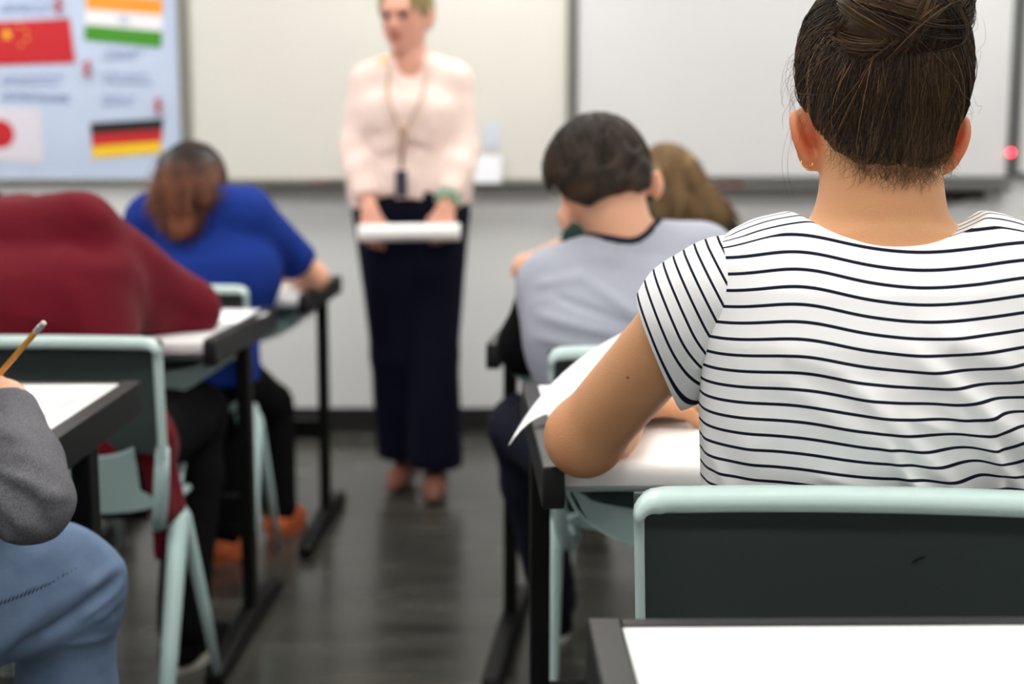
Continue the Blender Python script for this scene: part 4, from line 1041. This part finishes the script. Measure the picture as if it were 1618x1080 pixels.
# ---- student at the left edge, grey knit sleeve, jeans, pencil
def hood():
    W_ = P(12, 632, 1.64); E_ = P(46, 790, 1.50)
    J = dict(pel=A_(-.97, 1.36, .56), chest=A_(-.97, 1.40, .84), neck=A_(-.97, 1.43, 1.07), sl=A_(-1.14, 1.42, 1.02), sr=A_(-.79, 1.40, 1.02),
             el=A_(-1.22, 1.66, .79), er=E_, wl=A_(-1.02, 1.82, .775), wr=W_, kl=A_(-1.08, 1.80, .56), kr=P(100, 918, 1.72), al=A_(-1.08, 1.80, .09), ar=A_(-.615, 1.74, .09))
    H = Fr(A_(-.97, 1.50, 1.22), (0, .85, -.5), (0, .5, .85)); org = A_(-.97, 1.36, 0)
    t = person('student at the left edge in a grey knit sleeve and light jeans, holding a pencil', org)
    pr = head_prims(H, 1)+[cone(H(0, -.02, -.05), J['neck'], .054, .056, .04)]+torso_prims(J, -.006)
    for s in 'lr': pr += arm_prims(J, s)+leg_prims(J, s)+foot_prims(J['a'+s], (0, 1))
    pr += hand_prims(J['wl'], (.5, .8, -.1), (0, 0, -1), -1, .5)
    d = unit(P(12, 600, 1.71)-W_)
    # the writing hand: fingers bent round the pencil, thumb against it
    pr += hand_prims(W_+d*.004, unit(d+A_(-.25, .05, 0)), unit(A_(-.75, .15, -.55)), 1, 1.05, .92, thumb_curl=.5)
    soft('body', pr, .0045, M['skinB'], t, org, attr=tone_attr([(P(30, 600, 1.7), .03, .35)])); eyes(H, t, org)
    cap_hair(t, org, H, 'hairB', 1.0, low=-.058, side=-.01, fat=.014, seed=15, strands=200)
    n = unit(W_-E_)
    fd = [(P(a, b, 1.48), P(c, d, 1.48), w_, h_, 1) for a, b, c, d, w_, h_ in (
        (0, 640, 62, 705, .005, .005), (0, 662, 78, 742, .005, .006), (-20, 690, 90, 790, .006, .006), (20, 690, 100, 740, .004, -.005), (-20, 730, 60, 830, .009, .006),
        (30, 735, 108, 790, .006, .005), (0, 780, 30, 850, .007, .005), (-20, 640, 40, 672, .003, -.005), (60, 760, 85, 830, .006, -.004), (-10, 700, 50, 745, .005, -.005))]
    tp = torso_prims(J, .02)+arm_prims(J, 'l', .018, 1, 1.93)+arm_prims(J, 'r', .0, 1, 1.86, r=(.056, .046, .031), k=.02)
    cu = cone(W_-n*.045, W_-n*.012, .032, .031, k=.008)
    tp += [cu, cut(W_-n*.014, n, .08), cut(J['el']+(J['wl']-J['el'])*.92, unit(J['wl']-J['el']), .08), cone(J['neck']-A_(0, 0, .005), H.c, .068, .075, k=.006, op='sub')]
    soft('sweatshirt', tp, .0045, M['hoodie'], t, org, wrinkle=.0022, wf=30, ws=12, fold=fd, it=1)
    K = J['kr']; hp = J['pel']+A_(.09, 0, 0); a = unit(K-hp)
    lp = [cone(J['pel']-A_(.07, 0, 0), J['pel']+A_(.07, 0, 0), .12, k=.04)]+leg_prims(J, 'l', .014)
    lp += [cone(hp, K-a*.03, .105, .078, .03), cone(K-a*.03, K+A_(.01, .0, -.012), .078, .072, .03), cone(K, K+(J['ar']-K)*.35, .066, .062, .03), cone(K+(J['ar']-K)*.35, J['ar'], .062, .048, .02)]
    fd = [(P(a, b, 1.62), P(c, d, 1.62), w_, h_, 1) for a, b, c, d, w_, h_ in (
        (195, 925, 60, 1010, .008, -.009), (70, 1000, -20, 1070, .010, -.010), (190, 940, 120, 985, .006, .006), (188, 900, 120, 945, .007, .005), (185, 965, 130, 1000, .005, .004), (150, 1000, 170, 1070, .008, .004),
        (0, 900, 150, 850, .012, .003), (0, 1000, 110, 940, .012, .004), (90, 1030, 180, 1040, .006, .003))]
    jo = soft('jeans', lp, .0055, M['denim'], t, org, wrinkle=.0022, wf=30, ws=21, fold=fd)
    # outer leg seam: a row of short dark worn ticks
    mb = MB(); r = random.Random(4)
    lpp = [q for q in lp if q['op'] == 'add']
    for i in range(26):
        u = i/25; px, py = 2+158*u, 952-72*u+5*math.sin(u*3)
        c = P(px, py, 1.5); dr = unit(c-A_(0, 0, CAM_H)); p = A_(0, 0, CAM_H)+dr*1.2
        for _ in range(60):
            f = min(float(dist(q, p[0], p[1], p[2])) for q in lpp)
            if f < .0015: break
            p = p+dr*f
        if f > .003: continue
        e = unit(A_(.5, 0, .85)); L = r.uniform(.004, .009); p = p-dr*.0035; mb.tube([p-e*L, p-dr*.002, p+e*L], [.0003, .0008, .0003], 5)
    if mb.V: tag(mb.build('side_seam', M['navy'], jo, True, org=org), 'dark worn stitching along the outer thigh')
    for s in 'lr': shoe(J['a'+s], (0, 1), M['blackcloth'], t, org, sole=M['sole'])
    # the pencil
    top = P(70, 509, 1.60); dirn = unit(P(-12, 603, 1.67)-top); L = .17
    tt = thing('pencil', 'yellow pencil with a worn eraser, held over the desk at the left edge', 'pencil', top+dirn*L)
    o = tuple(top+dirn*L)
    hexa = MB().tube([top+dirn*.022, top+dirn*(L-.02)], .0039, 6); hexa.build('barrel', M['pencil'], tt, False, org=o)
    MB().tube([top+dirn*.008, top+dirn*.011, top+dirn*.013, top+dirn*.016, top+dirn*.018, top+dirn*.0225], [.0040, .0042, .0038, .0042, .0038, .0042], 14).build('ferrule', M['ferrule'], tt, True, org=o)
    MB().tube([top, top+dirn*.001, top+dirn*.009], [.0028, .0036, .0037], 14).build('eraser', M['eraser'], tt, True, org=o)
    MB().tube([top+dirn*(L-.02), top+dirn*(L-.005)], [.0039, .0013], 12).build('wood_point', M['wood'], tt, True, org=o)
    MB().tube([top+dirn*(L-.005), top+dirn*L], [.0013, .0003], 8).build('lead', M['graphite'], tt, True, org=o)
hood()

# ---- the teacher
def teacher():
    Y = 4.41; org = A_(P(655, 770, Y)[0], Y, 0)
    t = person('standing woman in a pale pink blouse and dark trousers holding a rolled white paper', org)
    J = dict(pel=P(650, 330, Y), chest=P(645, 185, Y), neck=P(648, 96, Y), sl=P(718, 132, Y), sr=P(583, 132, Y))
    cx = J['pel'][0]
    J.update(el=P(732, 235, Y-.03), er=P(562, 235, Y-.03), wl=P(705, 325, Y-.16), wr=P(585, 332, Y-.16), kl=P(685, 560, Y), kr=P(625, 560, Y+.04), al=P(688, 752, Y-.04), ar=P(640, 748, Y+.1))
    J['al'][2] = .09; J['ar'][2] = .09
    H = Fr(P(640, 25, Y-.02), (-.32, -.92, -.18), (-.05, -.18, .98))
    pr = head_prims(H, 1)+[cone(H(0, -.02, -.05), J['neck'], .05, .052, .03)]+torso_prims(J, -.008, .95)
    for s in 'lr': pr += arm_prims(J, s, -.002)
    for s, e in (('l', 1), ('r', -1)):
        hp = J['pel']+A_(.085*e, 0, 0); K, A = J['k'+s], J['a'+s]
        pr += [cone(hp, K, .08, .055, .03), cone(K, A, .055, .034, .02)]+foot_prims(A, (0, -1) if s == 'l' else (-.2, -1), -.006)
    for s, e in (('l', -1), ('r', 1)):
        pr += hand_prims(J['w'+s], unit(A_(-.15 if s == 'l' else .06, -.25, -1)), unit(A_(0, .9, -.2)), e, 1.15, .98)
    soft('body', pr, .006, M['skinC'], t, org, attr=tone_attr([(H(0, .09, -.055), .02, .9), (H(.04, .07, -.02), .03, .35), (H(-.04, .07, -.02), .03, .35)]))
    eyes(H, t, org)
    MB().tube([H(-.02, .088, -.056), H(0, .093, -.058), H(.02, .088, -.056)], [.002, .0055, .002], 8).build('lips', M['brown'], t, True, org=org)
    tp = torso_prims(J, .010, .95)+[cone(J['chest']+A_(s*.055, -.07, .0), J['chest']+A_(s*.055, -.07, -.02), .046, k=.06) for s in (-1, 1)]
    tp += [cone(P(600, 290, Y), P(695, 290, Y), .105, k=.06)]
    for s in 'lr':
        tp += arm_prims(J, s, .012, 1, 1.85, k=.02); n = unit(J['w'+s]-J['e'+s]); tp.append(cut(J['e'+s]+(J['w'+s]-J['e'+s])*.80, n, .09))
    hem = P(650, 314, Y-.1)[2]
    tp += [cone(J['neck']-A_(0, .0, .01), H.c, .062, .08, k=.006, op='sub'), cone(J['neck']+A_(0, -.06, -.01), J['chest']+A_(0, -.17, .06), .045, .012, k=.01, op='sub')]
    def hempost(F, X, Y_, Z):
        d = np.maximum(hem-Z, np.sqrt((X-cx)**2+(Y_-Y)**2)-.17); inn = (np.abs(X-cx) < .135)
        return np.where(inn & (Z < hem+.02), np.maximum(F, hem-Z), F)
    fd = [(P(585, 215, Y-.1), P(640, 195, Y-.12), .02, -.012), (P(600, 240, Y-.1), P(650, 215, Y-.12), .02, .010), (P(690, 230, Y-.1), P(650, 215, Y-.12), .02, .008), (P(650, 150, Y-.1), P(650, 300, Y-.1), .012, -.006), (P(600, 270, Y-.1), P(700, 280, Y-.1), .02, .006)]
    soft('blouse', tp, .0065, M['pink'], t, org, post=hempost, wrinkle=.004, wf=24, ws=31, fold=fd, it=2)
    lp = [cone(J['pel']-A_(.075, 0, -.03), J['pel']+A_(.075, 0, .03), .105, k=.05), cone(J['pel']-A_(.06, 0, -.08), J['pel']+A_(.06, 0, .08), .10, k=.05)]
    for s, e in (('l', 1), ('r', -1)):
        hp = J['pel']+A_(.085*e, 0, -.02); K, A = J['k'+s], J['a'+s]; lp += [cone(hp, K, .108, .085, .04), cone(K, A+A_(0, 0, .02), .085, .092, .02), cut(A+A_(0, 0, .01), (0, 0, -1), .2)]
    soft('trousers', lp, .008, M['navy2'], t, org, wrinkle=.004, wf=16, ws=33, wsc=(1.4, 1.4, .15))
    for s in 'lr': shoe(J['a'+s], (0, -1) if s == 'l' else (-.2, -1), M['brown'], t, org)
    cap_hair(t, org, H, 'hairE', 1.0, low=-.05, side=.0, fat=.012, seed=21, strands=500, face=.03, sr=.0012, tone=.5)
    # gold earring-like pin, lanyard, badge, beads
    MB().tube([P(606, 96, Y-.13)+A_(math.cos(a)*.012, 0, math.sin(a)*.012) for a in np.linspace(0, 2*math.pi, 15)], .004, 6, cap=False).build('brooch', M['gold'], t, True, org=org)
    mb = MB(); 
    for s in (-1, 1):
        mb.tube([J['neck']+A_(s*.055, .03, .02), J['neck']+A_(s*.062, -.06, -.02), P(640+s*28, 150, Y-.155), P(637+s*5, 205, Y-.165), P(634, 265, Y-.15)], .005, 6, flat=.6)
    mb.build('lanyard', M['lany'], t, True, org=org)
    q = P(634, 290, Y-.155); MB().box(q-A_(.019, .003, .042), q+A_(.019, .003, .042), .002).build('badge', M['badge'], t, org=org)
    q = P(637, 205, Y-.17); MB().tube([q+A_(0, 0, .018), q, q-A_(0, 0, .02)], [.006, .014, .005], 8).build('lanyard_clip', M['lany'], t, True, org=org)
    Wl = J['wl']; n = unit(Wl-J['el']); c = Wl-n*.022; u1 = unit(np.cross(n, [0, 1, 0])); v1 = np.cross(n, u1)
    mb = MB()
    for row in (-.012, .004):
        for k in range(16):
            a = 2*math.pi*k/16; p = c+n*row+(u1*math.cos(a)+v1*math.sin(a))*.036; mb.tube([p-n*.008, p, p+n*.008], [.003, .0085, .003], 6)
    mb.build('bead_bracelet', M['jade'], t, True, org=org)
    # the rolled paper across both hands
    a, b = P(566, 369, Y-.215), P(727, 367, Y-.215); tt = thing('rolled_paper', 'rolled white paper held in both hands by the woman in pink', 'paper', (a+b)/2-A_(0, 0, .028))
    G = [[(a*(1-s)+b*s)+A_(0, math.cos(q)*(.030-.0012*q), math.sin(q)*(.030-.0012*q)) for q in np.linspace(0, 11, 44)] for s in (0, .5, 1)]
    m_ = MB().sheet(G, .001); m_.build('sheet', M['paper'], tt, True, org=tt.location)
teacher()

# ------------------------------------------------------------------ papers and pens on the desks
def curved_sheet(c, name, label, th=.0008, group=None):
    """c: 3x3 control net of points, blended into a smooth sheet"""
    c = np.array(c, float); n = 14; G = np.zeros((n, n, 3)); B = lambda t: np.array([(1-t)**2, 2*t*(1-t), t*t])
    for i, u in enumerate(np.linspace(0, 1, n)):
        for j, v in enumerate(np.linspace(0, 1, n)): G[i, j] = np.einsum('i,j,ijk->k', B(u), B(v), c)
    return MB().sheet(G, th).thing(name, M['paper'], label, 'paper', smooth=True, group=group)
za = DH+.003
curved_sheet([[P(804, 703, 1.80), P(866, 582, 1.95), P(985, 526, 2.12)], [P(855, 625, 1.88), P(940, 625, 1.92), P(1030, 560, 2.10)], [P(930, 664, 1.86), P(1010, 680, 1.82), P(1075, 600, 2.06)]],
             'paper_sheet', 'lifted white sheet with a pointed corner over the desk edge beside the bare elbow')
def flat_paper(cx, cy, w_, h_, rz, z, label, m='paper', n=1):
    c, s = math.cos(rz), math.sin(rz)
    G = [[(cx+u*w_/2*c-v*h_/2*s, cy+u*w_/2*s+v*h_/2*c, z) for u in (-1, 1)] for v in (-1, 1)]
    return MB().sheet(G, .0006).thing('paper_sheet', M[m], label, 'paper')
flat_paper(.150, 2.05, .21, .297, RAD(2), za, 'flat white sheet under the lifted one on the striped girl\'s desk')
flat_paper(.38, 1.95, .21, .29, RAD(-3), za, 'flat white worksheet in front of the girl in stripes')
flat_paper(-.76, 3.16, .30, .21, RAD(-8), za, 'white sheet beside the maroon elbow')
flat_paper(-.80, 2.03, .21, .297, RAD(-1), za, 'white sheet under the hand with the pencil')
q = P(1052, 640, 1.97); q[2] = .79
t = thing('pen', 'violet pen in the hand of the girl in stripes', 'pen', (q[0], q[1], .75)); o = tuple(t.location)
MB().tube([A_(q[0]-.02, q[1], .835), A_(q[0]+.02, q[1]+.03, .765)], .0045, 8).build('barrel', M['violet'], t, True, org=o)
MB().tube([A_(q[0]+.02, q[1]+.03, .765), A_(q[0]+.028, q[1]+.036, .748)], [.0045, .001], 8).build('tip', M['steel'], t, True, org=o)
